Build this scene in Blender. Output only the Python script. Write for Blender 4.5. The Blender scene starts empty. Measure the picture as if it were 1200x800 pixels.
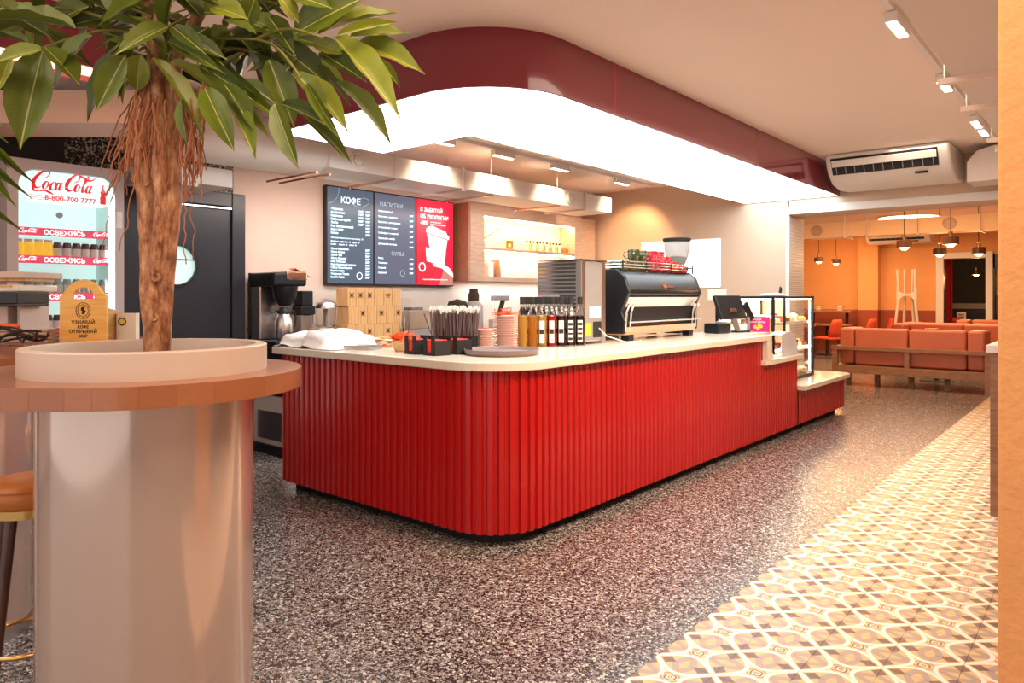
import bpy, bmesh, math, random
from mathutils import Matrix, Vector
R = math.radians
random.seed(7)
SC = bpy.context.scene
COL = SC.collection
# ---------------------------------------------------------------- camera
YAW = 40.2
cam_data = bpy.data.cameras.new('camera'); cam_data.sensor_width = 36.0; cam_data.lens = 841/1200*36
cam_data.shift_y = -53/1200; cam_data.clip_start = 0.05
cam = bpy.data.objects.new('camera', cam_data); COL.objects.link(cam)
cam.location = (0, 0, 1.4); cam.rotation_euler = (R(90), 0, R(YAW)); SC.camera = cam
# ---------------------------------------------------------------- world
world = bpy.data.worlds.new('world'); SC.world = world; world.use_nodes = True
bg = world.node_tree.nodes['Background']; bg.inputs[0].default_value = (1.0, 0.90, 0.82, 1); bg.inputs[1].default_value = 0.85
# ---------------------------------------------------------------- exposure
SC.view_settings.view_transform = 'Standard'; SC.view_settings.look = 'None'
SC.view_settings.gamma = 1; SC.view_settings.use_curve_mapping = False
SC.view_settings.exposure = 0.70
# ---------------------------------------------------------------- large area lights (unseen fill added to brighten the room)
def area(name, loc, sx, sy, power, col, rot=(0, 0, 0)):
    l = bpy.data.lights.new(name, 'AREA'); l.shape = 'RECTANGLE'; l.size = sx; l.size_y = sy
    l.energy = power; l.color = col
    o = bpy.data.objects.new(name, l); COL.objects.link(o); o.location = loc; o.rotation_euler = rot
    return o
WARM = (1.0, 0.78, 0.56); AMB = (1.0, 0.60, 0.30)
area('ceiling_fill_light', (-0.6, 1.0, 2.84), 1.6, 2.6, 50, WARM)
area('ceiling_fill_light', (-3.4, -0.6, 2.84), 2.0, 1.6, 20, WARM)
area('ceiling_fill_light', (-1.5, 5.6, 2.86), 0.5, 5.0, 24, (1, .84, .66))
area('menu_wall_fill', (-5.18, 5.4, 2.405), 0.12, 3.8, 15, (1, .86, .74), (0, R(22), 0))  # added fill for the dim menu wall, no lamp hangs here
area('menu_wall_fill', (-5.3, 3.6, 2.33), 0.12, 1.0, 5, (1, .80, .68), (0, R(22), 0))  # second added fill, for the brewer end of the wall
area('under_cabinet_light', (-5.9, 7.2, 1.575), 0.06, 2.0, 7, (1, .93, .84))
area('far_room_area_light', (-3.0, 11.0, 2.8), 3.0, 1.5, 62, AMB)
area('far_room_area_light', (-3.6, 16.3, 2.8), 4.0, 3.0, 140, AMB)
def point(name, loc, power, col, r=0.04, parent=None):
    l = bpy.data.lights.new(name, 'POINT'); l.energy = power; l.color = col; l.shadow_soft_size = r
    o = bpy.data.objects.new(name, l); COL.objects.link(o); o.location = loc
    if parent: o.parent = parent
    return o
def spot(name, loc, target, power, col, angle=70, blend=0.6, r=0.05):
    l = bpy.data.lights.new(name, 'SPOT'); l.energy = power; l.color = col; l.spot_size = R(angle); l.spot_blend = blend; l.shadow_soft_size = r
    o = bpy.data.objects.new(name, l); COL.objects.link(o); o.location = loc
    o.rotation_euler = (Vector(target)-Vector(loc)).to_track_quat('-Z', 'Y').to_euler()
    return o
# ---------------------------------------------------------------- material helpers
def newmat(name):
    m = bpy.data.materials.new(name); m.use_nodes = True
    nt = m.node_tree; b = nt.nodes['Principled BSDF']
    return m, nt, b
def pm(name, col, rough=0.5, metal=0.0, var=0.06, scale=12.0, bump=0.0, bscale=None, stretch=None, coat=0.0, trans=0.0, ior=1.45, alpha=1.0, emis=None, es=0.0, sheen=0):
    m, nt, b = newmat(name)
    tc = nt.nodes.new('ShaderNodeTexCoord'); mp = nt.nodes.new('ShaderNodeMapping')
    nt.links.new(tc.outputs['Object'], mp.inputs[0])
    if stretch: mp.inputs['Scale'].default_value = stretch
    n = nt.nodes.new('ShaderNodeTexNoise'); n.inputs['Scale'].default_value = scale; n.inputs['Detail'].default_value = 4
    nt.links.new(mp.outputs[0], n.inputs['Vector'])
    mx = nt.nodes.new('ShaderNodeMix'); mx.data_type = 'RGBA'
    lo = [max(0, c*(1-var)) for c in col[:3]]+[1]; hi = [min(1, c*(1+var)) for c in col[:3]]+[1]
    mx.inputs[6].default_value = lo; mx.inputs[7].default_value = hi
    nt.links.new(n.outputs[0], mx.inputs[0]); nt.links.new(mx.outputs[2], b.inputs['Base Color'])
    b.inputs['Roughness'].default_value = rough; b.inputs['Metallic'].default_value = metal
    b.inputs['IOR'].default_value = ior; b.inputs['Coat Weight'].default_value = coat
    b.inputs['Transmission Weight'].default_value = trans; b.inputs['Alpha'].default_value = alpha
    if emis: b.inputs['Emission Color'].default_value = (*emis, 1); b.inputs['Emission Strength'].default_value = es
    if bump:
        n2 = nt.nodes.new('ShaderNodeTexNoise'); n2.inputs['Scale'].default_value = bscale or scale*4; n2.inputs['Detail'].default_value = 5
        nt.links.new(mp.outputs[0], n2.inputs['Vector'])
        bp = nt.nodes.new('ShaderNodeBump'); bp.inputs['Strength'].default_value = bump; bp.inputs['Distance'].default_value = 0.01
        nt.links.new(n2.outputs[0], bp.inputs['Height']); nt.links.new(bp.outputs[0], b.inputs['Normal'])
    return m
def wood(name, c1, c2, rough=0.4, scale=3.0, stretch=(1, 14, 14), coat=0.1):
    m, nt, b = newmat(name)
    tc = nt.nodes.new('ShaderNodeTexCoord'); mp = nt.nodes.new('ShaderNodeMapping'); mp.inputs['Scale'].default_value = stretch
    nt.links.new(tc.outputs['Object'], mp.inputs[0])
    n = nt.nodes.new('ShaderNodeTexNoise'); n.inputs['Scale'].default_value = scale; n.inputs['Detail'].default_value = 6; n.inputs['Distortion'].default_value = 0.6
    nt.links.new(mp.outputs[0], n.inputs['Vector'])
    r = nt.nodes.new('ShaderNodeValToRGB'); r.color_ramp.elements[0].position = 0.35; r.color_ramp.elements[1].position = 0.68
    r.color_ramp.elements[0].color = (*c1, 1); r.color_ramp.elements[1].color = (*c2, 1)
    nt.links.new(n.outputs[0], r.inputs[0]); nt.links.new(r.outputs[0], b.inputs['Base Color'])
    b.inputs['Roughness'].default_value = rough; b.inputs['Coat Weight'].default_value = coat
    bp = nt.nodes.new('ShaderNodeBump'); bp.inputs['Strength'].default_value = 0.08; bp.inputs['Distance'].default_value = 0.01
    nt.links.new(n.outputs[0], bp.inputs['Height']); nt.links.new(bp.outputs[0], b.inputs['Normal'])
    return m
def emit(name, col, s):
    m, nt, b = newmat(name)
    b.inputs['Base Color'].default_value = (*[c*0.8 for c in col], 1)
    b.inputs['Emission Color'].default_value = (*col, 1); b.inputs['Emission Strength'].default_value = s
    b.inputs['Roughness'].default_value = 0.5
    return m
def mth(nt, op, a, b=None, c=None):
    n = nt.nodes.new('ShaderNodeMath'); n.operation = op
    for i, x in enumerate((a, b, c)):
        if x is None: continue
        if isinstance(x, (int, float)): n.inputs[i].default_value = x
        else: nt.links.new(x, n.inputs[i])
    return n.outputs[0]
def mixc(nt, f, a, b):
    n = nt.nodes.new('ShaderNodeMix'); n.data_type = 'RGBA'
    if isinstance(f, (int, float)): n.inputs[0].default_value = f
    else: nt.links.new(f, n.inputs[0])
    for i, x in ((6, a), (7, b)):
        if isinstance(x, tuple): n.inputs[i].default_value = (*x, 1)
        else: nt.links.new(x, n.inputs[i])
    return n.outputs[2]
# terrazzo ------------------------------------------------------------
def terrazzo(name, base, chips, scale=62, rough=0.22, light=0.52):
    m, nt, b = newmat(name)
    g = nt.nodes.new('ShaderNodeNewGeometry')
    nz = nt.nodes.new('ShaderNodeTexNoise'); nz.inputs['Scale'].default_value = 30
    nt.links.new(g.outputs['Position'], nz.inputs['Vector'])
    vm = nt.nodes.new('ShaderNodeVectorMath'); vm.operation = 'MULTIPLY_ADD'
    nt.links.new(nz.outputs['Color'], vm.inputs[0]); vm.inputs[1].default_value = (0.012, 0.012, 0.012)
    nt.links.new(g.outputs['Position'], vm.inputs[2])
    def layer(sc, thr):
        v = nt.nodes.new('ShaderNodeTexVoronoi'); v.inputs['Scale'].default_value = sc; nt.links.new(vm.outputs[0], v.inputs['Vector'])
        e = nt.nodes.new('ShaderNodeTexVoronoi'); e.feature = 'DISTANCE_TO_EDGE'; e.inputs['Scale'].default_value = sc; nt.links.new(vm.outputs[0], e.inputs['Vector'])
        sp = nt.nodes.new('ShaderNodeSeparateColor'); nt.links.new(v.outputs['Color'], sp.inputs[0])
        mask = mth(nt, 'MULTIPLY', mth(nt, 'LESS_THAN', sp.outputs[0], thr), mth(nt, 'GREATER_THAN', e.outputs[0], 0.07))
        rp = nt.nodes.new('ShaderNodeValToRGB'); rp.color_ramp.interpolation = 'CONSTANT'
        els = rp.color_ramp.elements
        while len(els) < len(chips): els.new(0.5)
        for i, (p, c) in enumerate(chips): els[i].position = p; els[i].color = (*c, 1)
        nt.links.new(sp.outputs[1], rp.inputs[0])
        return mask, rp.outputs[0]
    m1, c1 = layer(scale, light); m2, c2 = layer(scale*1.9, light*0.75)
    col = mixc(nt, m2, base, c2); col = mixc(nt, m1, col, c1)
    nt.links.new(col, b.inputs['Base Color']); b.inputs['Roughness'].default_value = rough
    b.inputs['Specular IOR Level'].default_value = 0.5
    return m
# patterned cement tile ----------------------------------------------
def cement_tile(name, size):
    m, nt, b = newmat(name)
    tc = nt.nodes.new('ShaderNodeTexCoord'); sp = nt.nodes.new('ShaderNodeSeparateXYZ'); nt.links.new(tc.outputs['Object'], sp.inputs[0])
    def fold(o):   # position inside one tile, also right on large slabs of several tiles
        t = mth(nt, 'DIVIDE', o, size); t = mth(nt, 'SUBTRACT', t, mth(nt, 'ROUND', t)); return mth(nt, 'ABSOLUTE', t)
    a = fold(sp.outputs[0]); c = fold(sp.outputs[1])
    p = mth(nt, 'MAXIMUM', a, c); q = mth(nt, 'MINIMUM', a, c); e = mth(nt, 'SUBTRACT', 0.5, p)
    cc = 0.20; K = math.sqrt(.25+cc*cc)
    arch = mth(nt, 'SUBTRACT', K, mth(nt, 'SQRT', mth(nt, 'ADD', mth(nt, 'MULTIPLY', q, q), cc*cc)))
    s = mth(nt, 'SUBTRACT', arch, e)
    r = mth(nt, 'SQRT', mth(nt, 'ADD', mth(nt, 'MULTIPLY', a, a), mth(nt, 'MULTIPLY', c, c)))
    def band(x, lo, hi): return mth(nt, 'MULTIPLY', mth(nt, 'GREATER_THAN', x, lo), mth(nt, 'LESS_THAN', x, hi))
    WHITE = (0.84, 0.78, 0.70); CREAM = (0.66, 0.41, 0.18); GREY = (0.36, 0.27, 0.23); BROWN = (0.15, 0.07, 0.05); ORNG = (0.72, 0.20, 0.05)
    # inside the leaf shapes
    col = mixc(nt, band(mth(nt, 'ADD', q, mth(nt, 'MULTIPLY', e, 0.5)), 0.09, 0.225), CREAM, GREY)
    dia = mth(nt, 'ADD', mth(nt, 'MULTIPLY', e, 1.1), mth(nt, 'ABSOLUTE', mth(nt, 'SUBTRACT', q, 0.285)))
    col = mixc(nt, mth(nt, 'LESS_THAN', dia, 0.135), col, BROWN)
    tri = mth(nt, 'ADD', q, mth(nt, 'ABSOLUTE', mth(nt, 'SUBTRACT', e, 0.235)))
    col = mixc(nt, mth(nt, 'LESS_THAN', tri, 0.035), col, ORNG)
    # the white ribbon and the medallion
    col = mixc(nt, mth(nt, 'LESS_THAN', s, 0.045), col, WHITE)
    med = mth(nt, 'LESS_THAN', s, -0.03)
    mcol = mixc(nt, band(mth(nt, 'SUBTRACT', r, mth(nt, 'MULTIPLY', q, 0.22)), 0.068, 0.094), (0.72, 0.55, 0.34), BROWN)
    mcol = mixc(nt, mth(nt, 'LESS_THAN', r, 0.032), mcol, BROWN)
    mcol = mixc(nt, mth(nt, 'LESS_THAN', r, 0.014), mcol, WHITE)
    mcol = mixc(nt, band(r, 0.125, 0.16), mcol, ORNG)
    col = mixc(nt, med, col, mcol)
    g = nt.nodes.new('ShaderNodeNewGeometry'); nz = nt.nodes.new('ShaderNodeTexNoise'); nz.inputs['Scale'].default_value = 5; nt.links.new(g.outputs['Position'], nz.inputs['Vector'])
    col = mixc(nt, mth(nt, 'MULTIPLY', nz.outputs[0], 0.10), col, (0.55, 0.36, 0.24))
    nt.links.new(col, b.inputs['Base Color']); b.inputs['Roughness'].default_value = 0.38
    return m
# ---------------------------------------------------------------- mesh helpers
class MB:
    def __init__(s): s.v = []; s.f = []; s.m = []
    def add(s, vs, fs, mi=0, M=None):
        o = len(s.v)
        s.v += [(M @ Vector(v)) if M is not None else Vector(v) for v in vs]
        s.f += [tuple(i+o for i in f) for f in fs]; s.m += [mi]*len(fs); return s
    def box(s, x0, x1, y0, y1, z0, z1, mi=0, M=None):
        return s.add([(x0,y0,z0),(x1,y0,z0),(x1,y1,z0),(x0,y1,z0),(x0,y0,z1),(x1,y0,z1),(x1,y1,z1),(x0,y1,z1)],
              [(0,3,2,1),(4,5,6,7),(0,1,5,4),(1,2,6,5),(2,3,7,6),(3,0,4,7)], mi, M)
    def prism(s, poly, z0, z1, mi=0, M=None):
        n = len(poly)
        return s.add([(x,y,z0) for x,y in poly]+[(x,y,z1) for x,y in poly],
              [tuple(reversed(range(n))), tuple(range(n,2*n))]+[(i,(i+1)%n,(i+1)%n+n,i+n) for i in range(n)], mi, M)
    def lathe(s, prof, n=28, mi=0, M=None, cx=0, cy=0, caps=True):
        vs = []; fs = []
        for r, z in prof:
            vs += [(cx+r*math.cos(2*math.pi*i/n), cy+r*math.sin(2*math.pi*i/n), z) for i in range(n)]
        for j in range(len(prof)-1):
            for i in range(n):
                k = (i+1)%n; fs.append((j*n+i, j*n+k, (j+1)*n+k, (j+1)*n+i))
        if caps:
            if prof[0][0] > 1e-4: fs.append(tuple(reversed(range(n))))
            if prof[-1][0] > 1e-4: fs.append(tuple(range((len(prof)-1)*n, len(prof)*n)))
        return s.add(vs, fs, mi, M)
    def tube(s, pts, r, n=8, mi=0, M=None, closed=False):
        pts = [Vector(p) for p in pts]; N = len(pts)
        rs = r if isinstance(r, (list, tuple)) else [r]*N
        vs = []; fs = []; up = None
        for i, p in enumerate(pts):
            a = pts[(i-1)%N] if (i > 0 or closed) else p; b = pts[(i+1)%N] if (i < N-1 or closed) else p
            t = (b-a).normalized()
            if up is None: up = Vector((0,0,1)) if abs(t.z) < .9 else Vector((1,0,0))
            x = t.cross(up).normalized(); y = x.cross(t).normalized(); up = y
            vs += [p + (x*math.cos(2*math.pi*k/n)+y*math.sin(2*math.pi*k/n))*rs[i] for k in range(n)]
        for i in range(N if closed else N-1):
            j = (i+1)%N
            for k in range(n):
                l = (k+1)%n; fs.append((i*n+k, j*n+k, j*n+l, i*n+l))
        if not closed:
            fs.append(tuple(range(n))); fs.append(tuple(reversed(range((N-1)*n, N*n))))
        return s.add(vs, fs, mi, M)
    def build(s, name, mats, parent=None, bevel=0, smooth=None, world=False, seg=2, kind=None, label=None):
        me = bpy.data.meshes.new(name)
        vs = s.v
        if world and parent is not None:
            W = Matrix.Identity(4); q = parent
            while q is not None: W = Matrix.Translation(q.location) @ q.rotation_euler.to_matrix().to_4x4() @ W; q = q.parent
            inv = W.inverted()
            vs = [inv @ v for v in vs]
        me.from_pydata([tuple(v) for v in vs], [], s.f); me.update()
        if not isinstance(mats, (list, tuple)): mats = [mats]
        for mm in mats: me.materials.append(mm)
        for p, i in zip(me.polygons, s.m): p.material_index = i
        bm = bmesh.new(); bm.from_mesh(me); bmesh.ops.recalc_face_normals(bm, faces=bm.faces); bm.to_mesh(me); bm.free()
        if smooth:
            for p in me.polygons: p.use_smooth = True
            me.set_sharp_from_angle(angle=R(smooth))
        o = bpy.data.objects.new(name, me); COL.objects.link(o)
        if parent is not None: o.parent = parent
        if bevel:
            md = o.modifiers.new('bevel', 'BEVEL'); md.width = bevel; md.segments = seg; md.limit_method = 'ANGLE'; md.angle_limit = R(40)
        if kind: o['kind'] = kind
        if label: o['label'] = label
        return o
ORD = ['first','second','third','fourth','fifth','sixth','seventh','eighth','ninth','tenth','eleventh','twelfth','thirteenth','fourteenth','fifteenth','sixteenth','seventeenth','eighteenth','nineteenth']
def B(x0, x1, y0, y1, z0, z1): return MB().box(x0, x1, y0, y1, z0, z1)
def tag(o, label, cat, group=None):
    o['label'] = label; o['category'] = cat
    if group: o['group'] = group
    return o
def thing(name, label, cat, loc=(0,0,0), rz=0, group=None):
    o = bpy.data.objects.new(name, None); COL.objects.link(o); o.location = loc; o.rotation_euler = (0,0,rz)
    o.empty_display_size = 0.1
    return tag(o, label, cat, group)
def dup(src, loc=None, rz=None, label=None, parent=None):
    c = src.copy(); COL.objects.link(c)
    if parent is not None: c.parent = parent
    if loc is not None: c.location = loc
    if rz is not None: c.rotation_euler = (0,0,rz)
    if label: c['label'] = label
    for ch in KIDS(src): dup(ch, parent=c)
    return c
def KIDS(o): return [x for x in list(COL.objects) if x.parent == o]
def struct(o): o['kind'] = 'structure'; return o
def text_mb(mb, s, size, M, mi=0, align='LEFT', ext=0.0006, bold=0.0, shear=0.0):
    """letters as thin raised geometry; M maps text plane (x right, y up) to the place"""
    cu = bpy.data.curves.new('letters', 'FONT'); cu.body = s; cu.size = size; cu.align_x = align; cu.extrude = ext; cu.offset = bold; cu.resolution_u = 3; cu.shear = shear
    ob = bpy.data.objects.new('letters', cu); COL.objects.link(ob)
    dg = bpy.context.evaluated_depsgraph_get(); me = bpy.data.meshes.new_from_object(ob.evaluated_get(dg))
    mb.add([v.co.copy() for v in me.vertices], [tuple(p.vertices) for p in me.polygons], mi, M)
    bpy.data.objects.remove(ob); bpy.data.curves.remove(cu); bpy.data.meshes.remove(me)
def frame(o, x, y):
    """matrix with origin o, x axis x, y axis y"""
    x = Vector(x).normalized(); y = Vector(y).normalized(); z = x.cross(y)
    return Matrix(((x.x,y.x,z.x,o[0]),(x.y,y.y,z.y,o[1]),(x.z,y.z,z.z,o[2]),(0,0,0,1)))
sy, cy_ = math.sin(R(YAW)), math.cos(R(YAW))
def LD(lat, d, z=0): return Vector((-sy*d+cy_*lat, cy_*d+sy*lat, z))
def PX(u, v, d): return LD((u-600)/841*d, d, 1.4+(347-v)/841*d)      # a real point at depth d metres
def arc(cx, cy, r, a0, a1, n=10): return [(cx+r*math.cos(R(a0+(a1-a0)*i/n)), cy+r*math.sin(R(a0+(a1-a0)*i/n))) for i in range(n+1)]
# ================================================================ materials
M = {}
M['plaster'] = pm('warm_plaster', (0.72, 0.57, 0.50), 0.85, var=0.05, scale=6, bump=0.25, bscale=60)
M['ceil'] = pm('ceiling_paint', (0.93, 0.77, 0.67), 0.8, var=0.02, scale=3)
M['orange_plaster'] = pm('orange_stucco', (0.70, 0.33, 0.13), 0.9, var=0.08, scale=8, bump=0.5, bscale=35)
M['far_plaster'] = pm('far_room_plaster', (0.80, 0.40, 0.16), 0.9, var=0.06, scale=5, bump=0.2)
M['wains'] = pm('rust_wainscot', (0.33, 0.07, 0.03), 0.6)
M['white'] = pm('white_paint', (0.82, 0.76, 0.72), 0.4, var=0.02)
M['duct'] = pm('duct_white_metal', (0.80, 0.72, 0.66), 0.45, var=0.03)
M['terr'] = terrazzo('dark_terrazzo', (0.022, 0.016, 0.015), [(0, (0.36, 0.33, 0.33)), (0.35, (0.22, 0.19, 0.185)), (0.62, (0.60, 0.55, 0.52)), (0.80, (0.14, 0.12, 0.12)), (0.93, (0.33, 0.20, 0.14))], scale=84, light=0.52)
M['terr_wall'] = terrazzo('black_terrazzo_wall', (0.012, 0.010, 0.010), [(0, (0.5, 0.45, 0.4)), (0.5, (0.3, 0.24, 0.2)), (0.8, (0.6, 0.5, 0.4))], scale=60, light=0.35, rough=0.5)
M['tile'] = cement_tile('patterned_cement_tile', 0.232)
M['grout'] = pm('orange_grout', (0.42, 0.22, 0.13), 0.9)
M['maroon'] = pm('glossy_maroon_lacquer', (0.23, 0.018, 0.035), 0.16, var=0.03, coat=0.6)
M['panel_light'] = emit('light_panel', (0.84, 0.96, 1.0), 3.7)
M['panel_warm'] = emit('warm_light_panel', (1.0, 0.46, 0.26), 2.2)
M['red'] = pm('red_corrugated_metal', (0.46, 0.006, 0.006), 0.27, var=0.04, scale=2, coat=0.25)
M['red_dark'] = pm('dark_red_plinth', (0.03, 0.008, 0.008), 0.6)
M['stone'] = pm('cream_quartz', (0.82, 0.72, 0.60), 0.14, var=0.07, scale=160)
M['black'] = pm('black_lacquer', (0.012, 0.012, 0.015), 0.35)
M['blackm'] = pm('matte_black', (0.02, 0.018, 0.018), 0.7)
M['navy'] = pm('dark_door_paint', (0.022, 0.022, 0.032), 0.35)
M['glass'] = pm('clear_glass', (1, 1, 1), 0.02, trans=1.0, var=0, ior=1.25)
M['steel'] = pm('brushed_steel', (0.66, 0.62, 0.60), 0.28, metal=1.0, var=0.05, scale=40, stretch=(1, 1, 20))
M['chrome'] = pm('chrome', (0.80, 0.78, 0.76), 0.08, metal=1.0, var=0.0)
M['brass'] = pm('brass', (0.72, 0.45, 0.16), 0.18, metal=1.0)
M['copper'] = pm('copper_trim', (0.80, 0.45, 0.30), 0.22, metal=1.0)
M['tabwood'] = None
M['oak'] = wood('oak', (0.50, 0.25, 0.09), (0.66, 0.38, 0.15), 0.45, stretch=(2, 2, 24))
M['oakh'] = wood('oak_engraved_box', (0.90, 0.46, 0.08), (0.98, 0.60, 0.16), 0.4, stretch=(2, 2, 22))
M['sofawood'] = wood('sofa_frame_wood', (0.24, 0.11, 0.055), (0.36, 0.18, 0.09), 0.5, stretch=(2, 14, 14))
M['leather'] = pm('brown_pink_leather', (0.50, 0.14, 0.075), 0.42, var=0.08, scale=5, bump=0.15, bscale=120)
M['tan_leather'] = pm('tan_leather', (0.52, 0.16, 0.03), 0.35, var=0.1, scale=8, bump=0.1, bscale=160)
M['walnut'] = wood('dark_walnut', (0.05, 0.014, 0.008), (0.09, 0.03, 0.015), 0.3, stretch=(14, 14, 2))
M['column'] = pm('pearl_lacquer_column', (0.62, 0.48, 0.42), 0.13, metal=0.45, var=0.02, scale=2, coat=0.5)
M['ring'] = pm('planter_ring_paint', (0.62, 0.50, 0.43), 0.4, var=0.02)
M['soil'] = pm('potting_soil', (0.05, 0.03, 0.02), 1.0, var=0.5, scale=60, bump=1.0)
M['bark'] = pm('reddish_bark', (0.42, 0.17, 0.08), 0.55, var=0.75, scale=22, bump=1.0, bscale=60, stretch=(2, 2, 0.5))
M['root'] = pm('aerial_root', (0.40, 0.15, 0.07), 0.8, var=0.2)
M['twig'] = pm('green_petiole', (0.24, 0.22, 0.05), 0.6)
M['carton'] = wood('kraft_carton', (0.62, 0.33, 0.13), (0.78, 0.48, 0.23), 0.8, stretch=(14, 14, 1), coat=0)
M['ink'] = pm('dark_ink', (0.04, 0.02, 0.012), 0.8)
M['redprint'] = pm('red_print', (0.75, 0.01, 0.03), 0.5, emis=(0.9, 0.02, 0.04), es=0.35)
M['paper'] = pm('white_paper', (0.86, 0.82, 0.78), 0.8)
M['napkin'] = pm('white_cloth', (0.84, 0.78, 0.76), 0.9, bump=0.4, bscale=30)
M['orange'] = pm('orange_plastic', (0.90, 0.13, 0.02), 0.5)
M['scarlet'] = pm('scarlet_napkin', (0.85, 0.04, 0.02), 0.7)
M['pinkcer'] = pm('pink_ceramic', (0.86, 0.56, 0.50), 0.3)
M['redcer'] = pm('red_patterned_ceramic', (0.70, 0.02, 0.06), 0.25)
M['greencer'] = pm('dark_green_ceramic', (0.06, 0.075, 0.035), 0.3)
M['traybrown'] = pm('grey_brown_tray', (0.22, 0.16, 0.16), 0.45)
M['grey'] = pm('grey_plastic', (0.30, 0.27, 0.27), 0.5)
M['lav'] = pm('fridge_enamel', (0.58, 0.48, 0.48), 0.4, var=0.02)
M['cabwood'] = wood('pale_cabinet_veneer', (0.50, 0.33, 0.25), (0.60, 0.42, 0.32), 0.5, stretch=(6, 2, 14))
M['cabdark'] = wood('brown_cabinet_side', (0.28, 0.11, 0.05), (0.36, 0.16, 0.07), 0.5, stretch=(14, 14, 2))
M['magenta'] = pm('magenta_card', (0.62, 0.01, 0.20), 0.5)
M['yellow'] = pm('yellow_plastic', (0.85, 0.60, 0.05), 0.5)
M['rattan'] = wood('woven_basket', (0.60, 0.38, 0.15), (0.85, 0.62, 0.32), 0.7, stretch=(12, 12, 40))
M['coral'] = pm('coral_upholstery', (0.68, 0.08, 0.03), 0.6)
M['stonetop'] = terrazzo('rose_terrazzo_top', (0.30, 0.09, 0.06), [(0, (0.6, 0.35, 0.25)), (0.5, (0.2, 0.05, 0.04)), (0.8, (0.7, 0.5, 0.4))], scale=90, light=0.4)
M['wall_tan'] = pm('tan_back_wall', (0.66, 0.49, 0.37), 0.85, var=0.04, scale=4, bump=0.15)
M['bulb'] = emit('glowing_globe', (1.0, 0.60, 0.26), 5.0)
M['tube'] = emit('lamp_diffuser', (1.0, 0.80, 0.58), 7.0)
M['far_duct'] = pm('duct_orange_lit_metal', (0.86, 0.58, 0.36), 0.5, var=.03)  # orange light of the far room is put into this colour
M['peach_duct'] = pm('duct_peach_lit', (0.82, 0.52, 0.38), 0.5, var=.03)  # warm light falling on the duct, mixed into its base colour
M['smoke'] = pm('smoked_lamp_shade', (0.10, 0.04, 0.02), 0.3)
def stave_wood():
    m, nt, b = newmat('butcher_block_wood')
    oi = nt.nodes.new('ShaderNodeObjectInfo'); tc = nt.nodes.new('ShaderNodeTexCoord')
    mp2 = nt.nodes.new('ShaderNodeMapping'); mp2.inputs['Scale'].default_value = (24, 2.5, 24); nt.links.new(tc.outputs['Object'], mp2.inputs[0])
    n = nt.nodes.new('ShaderNodeTexNoise'); n.inputs['Scale'].default_value = 2; n.inputs['Detail'].default_value = 6; nt.links.new(mp2.outputs[0], n.inputs['Vector'])
    base = mixc(nt, oi.outputs['Random'], (0.33, 0.11, 0.045), (0.42, 0.165, 0.07))
    c = mixc(nt, mth(nt, 'MULTIPLY', n.outputs[0], 0.6), base, (0.30, 0.09, 0.035))
    nt.links.new(c, b.inputs['Base Color']); b.inputs['Roughness'].default_value = 0.28; b.inputs['Coat Weight'].default_value = 0.3
    return m
M['tabwood'] = stave_wood()
def barkmat():
    m, nt, b = newmat('rough_reddish_bark'); tc = nt.nodes.new('ShaderNodeTexCoord'); mp = nt.nodes.new('ShaderNodeMapping'); mp.inputs['Scale'].default_value = (1, 1, .35); nt.links.new(tc.outputs['Object'], mp.inputs[0])
    n = nt.nodes.new('ShaderNodeTexNoise'); n.inputs['Scale'].default_value = 38; n.inputs['Detail'].default_value = 8; n.inputs['Roughness'].default_value = .7; nt.links.new(mp.outputs[0], n.inputs['Vector'])
    r = nt.nodes.new('ShaderNodeValToRGB'); e = r.color_ramp.elements; e[0].position = .36; e[0].color = (.16, .045, .02, 1); e[1].position = .50; e[1].color = (.46, .19, .08, 1); k = e.new(.66); k.color = (.74, .42, .24, 1)
    nt.links.new(n.outputs[0], r.inputs[0]); nt.links.new(r.outputs[0], b.inputs['Base Color']); b.inputs['Roughness'].default_value = .5
    bp = nt.nodes.new('ShaderNodeBump'); bp.inputs['Strength'].default_value = .9; bp.inputs['Distance'].default_value = .012; nt.links.new(n.outputs[0], bp.inputs['Height']); nt.links.new(bp.outputs[0], b.inputs['Normal'])
    return m
M['bark'] = barkmat()
def leafmat(name, c1, c2):
    m, nt, b = newmat(name)
    tc = nt.nodes.new('ShaderNodeTexCoord'); sp = nt.nodes.new('ShaderNodeSeparateXYZ'); nt.links.new(tc.outputs['Object'], sp.inputs[0])
    ay = mth(nt, 'ABSOLUTE', sp.outputs[1])
    ph = mth(nt, 'SUBTRACT', mth(nt, 'MULTIPLY', sp.outputs[0], 16.0), mth(nt, 'MULTIPLY', ay, 26.0))
    vein = mth(nt, 'LESS_THAN', mth(nt, 'ABSOLUTE', mth(nt, 'SUBTRACT', mth(nt, 'FRACT', ph), 0.5)), 0.09)
    rib = mth(nt, 'LESS_THAN', ay, 0.016)
    nz = nt.nodes.new('ShaderNodeTexNoise'); nz.inputs['Scale'].default_value = 3; nt.links.new(tc.outputs['Object'], nz.inputs['Vector'])
    c = mixc(nt, nz.outputs[0], c1, c2)
    c = mixc(nt, mth(nt, 'MULTIPLY', vein, 0.35), c, (0.30, 0.32, 0.05)); c = mixc(nt, rib, c, (0.55, 0.50, 0.16))
    nt.links.new(c, b.inputs['Base Color']); b.inputs['Roughness'].default_value = 0.33
    h = mth(nt, 'MULTIPLY', mth(nt, 'SUBTRACT', 1.0, vein), 1.0)
    bp = nt.nodes.new('ShaderNodeBump'); bp.inputs['Strength'].default_value = 0.35; bp.inputs['Distance'].default_value = 0.004
    nt.links.new(h, bp.inputs['Height']); nt.links.new(bp.outputs[0], b.inputs['Normal'])
    return m
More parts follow.
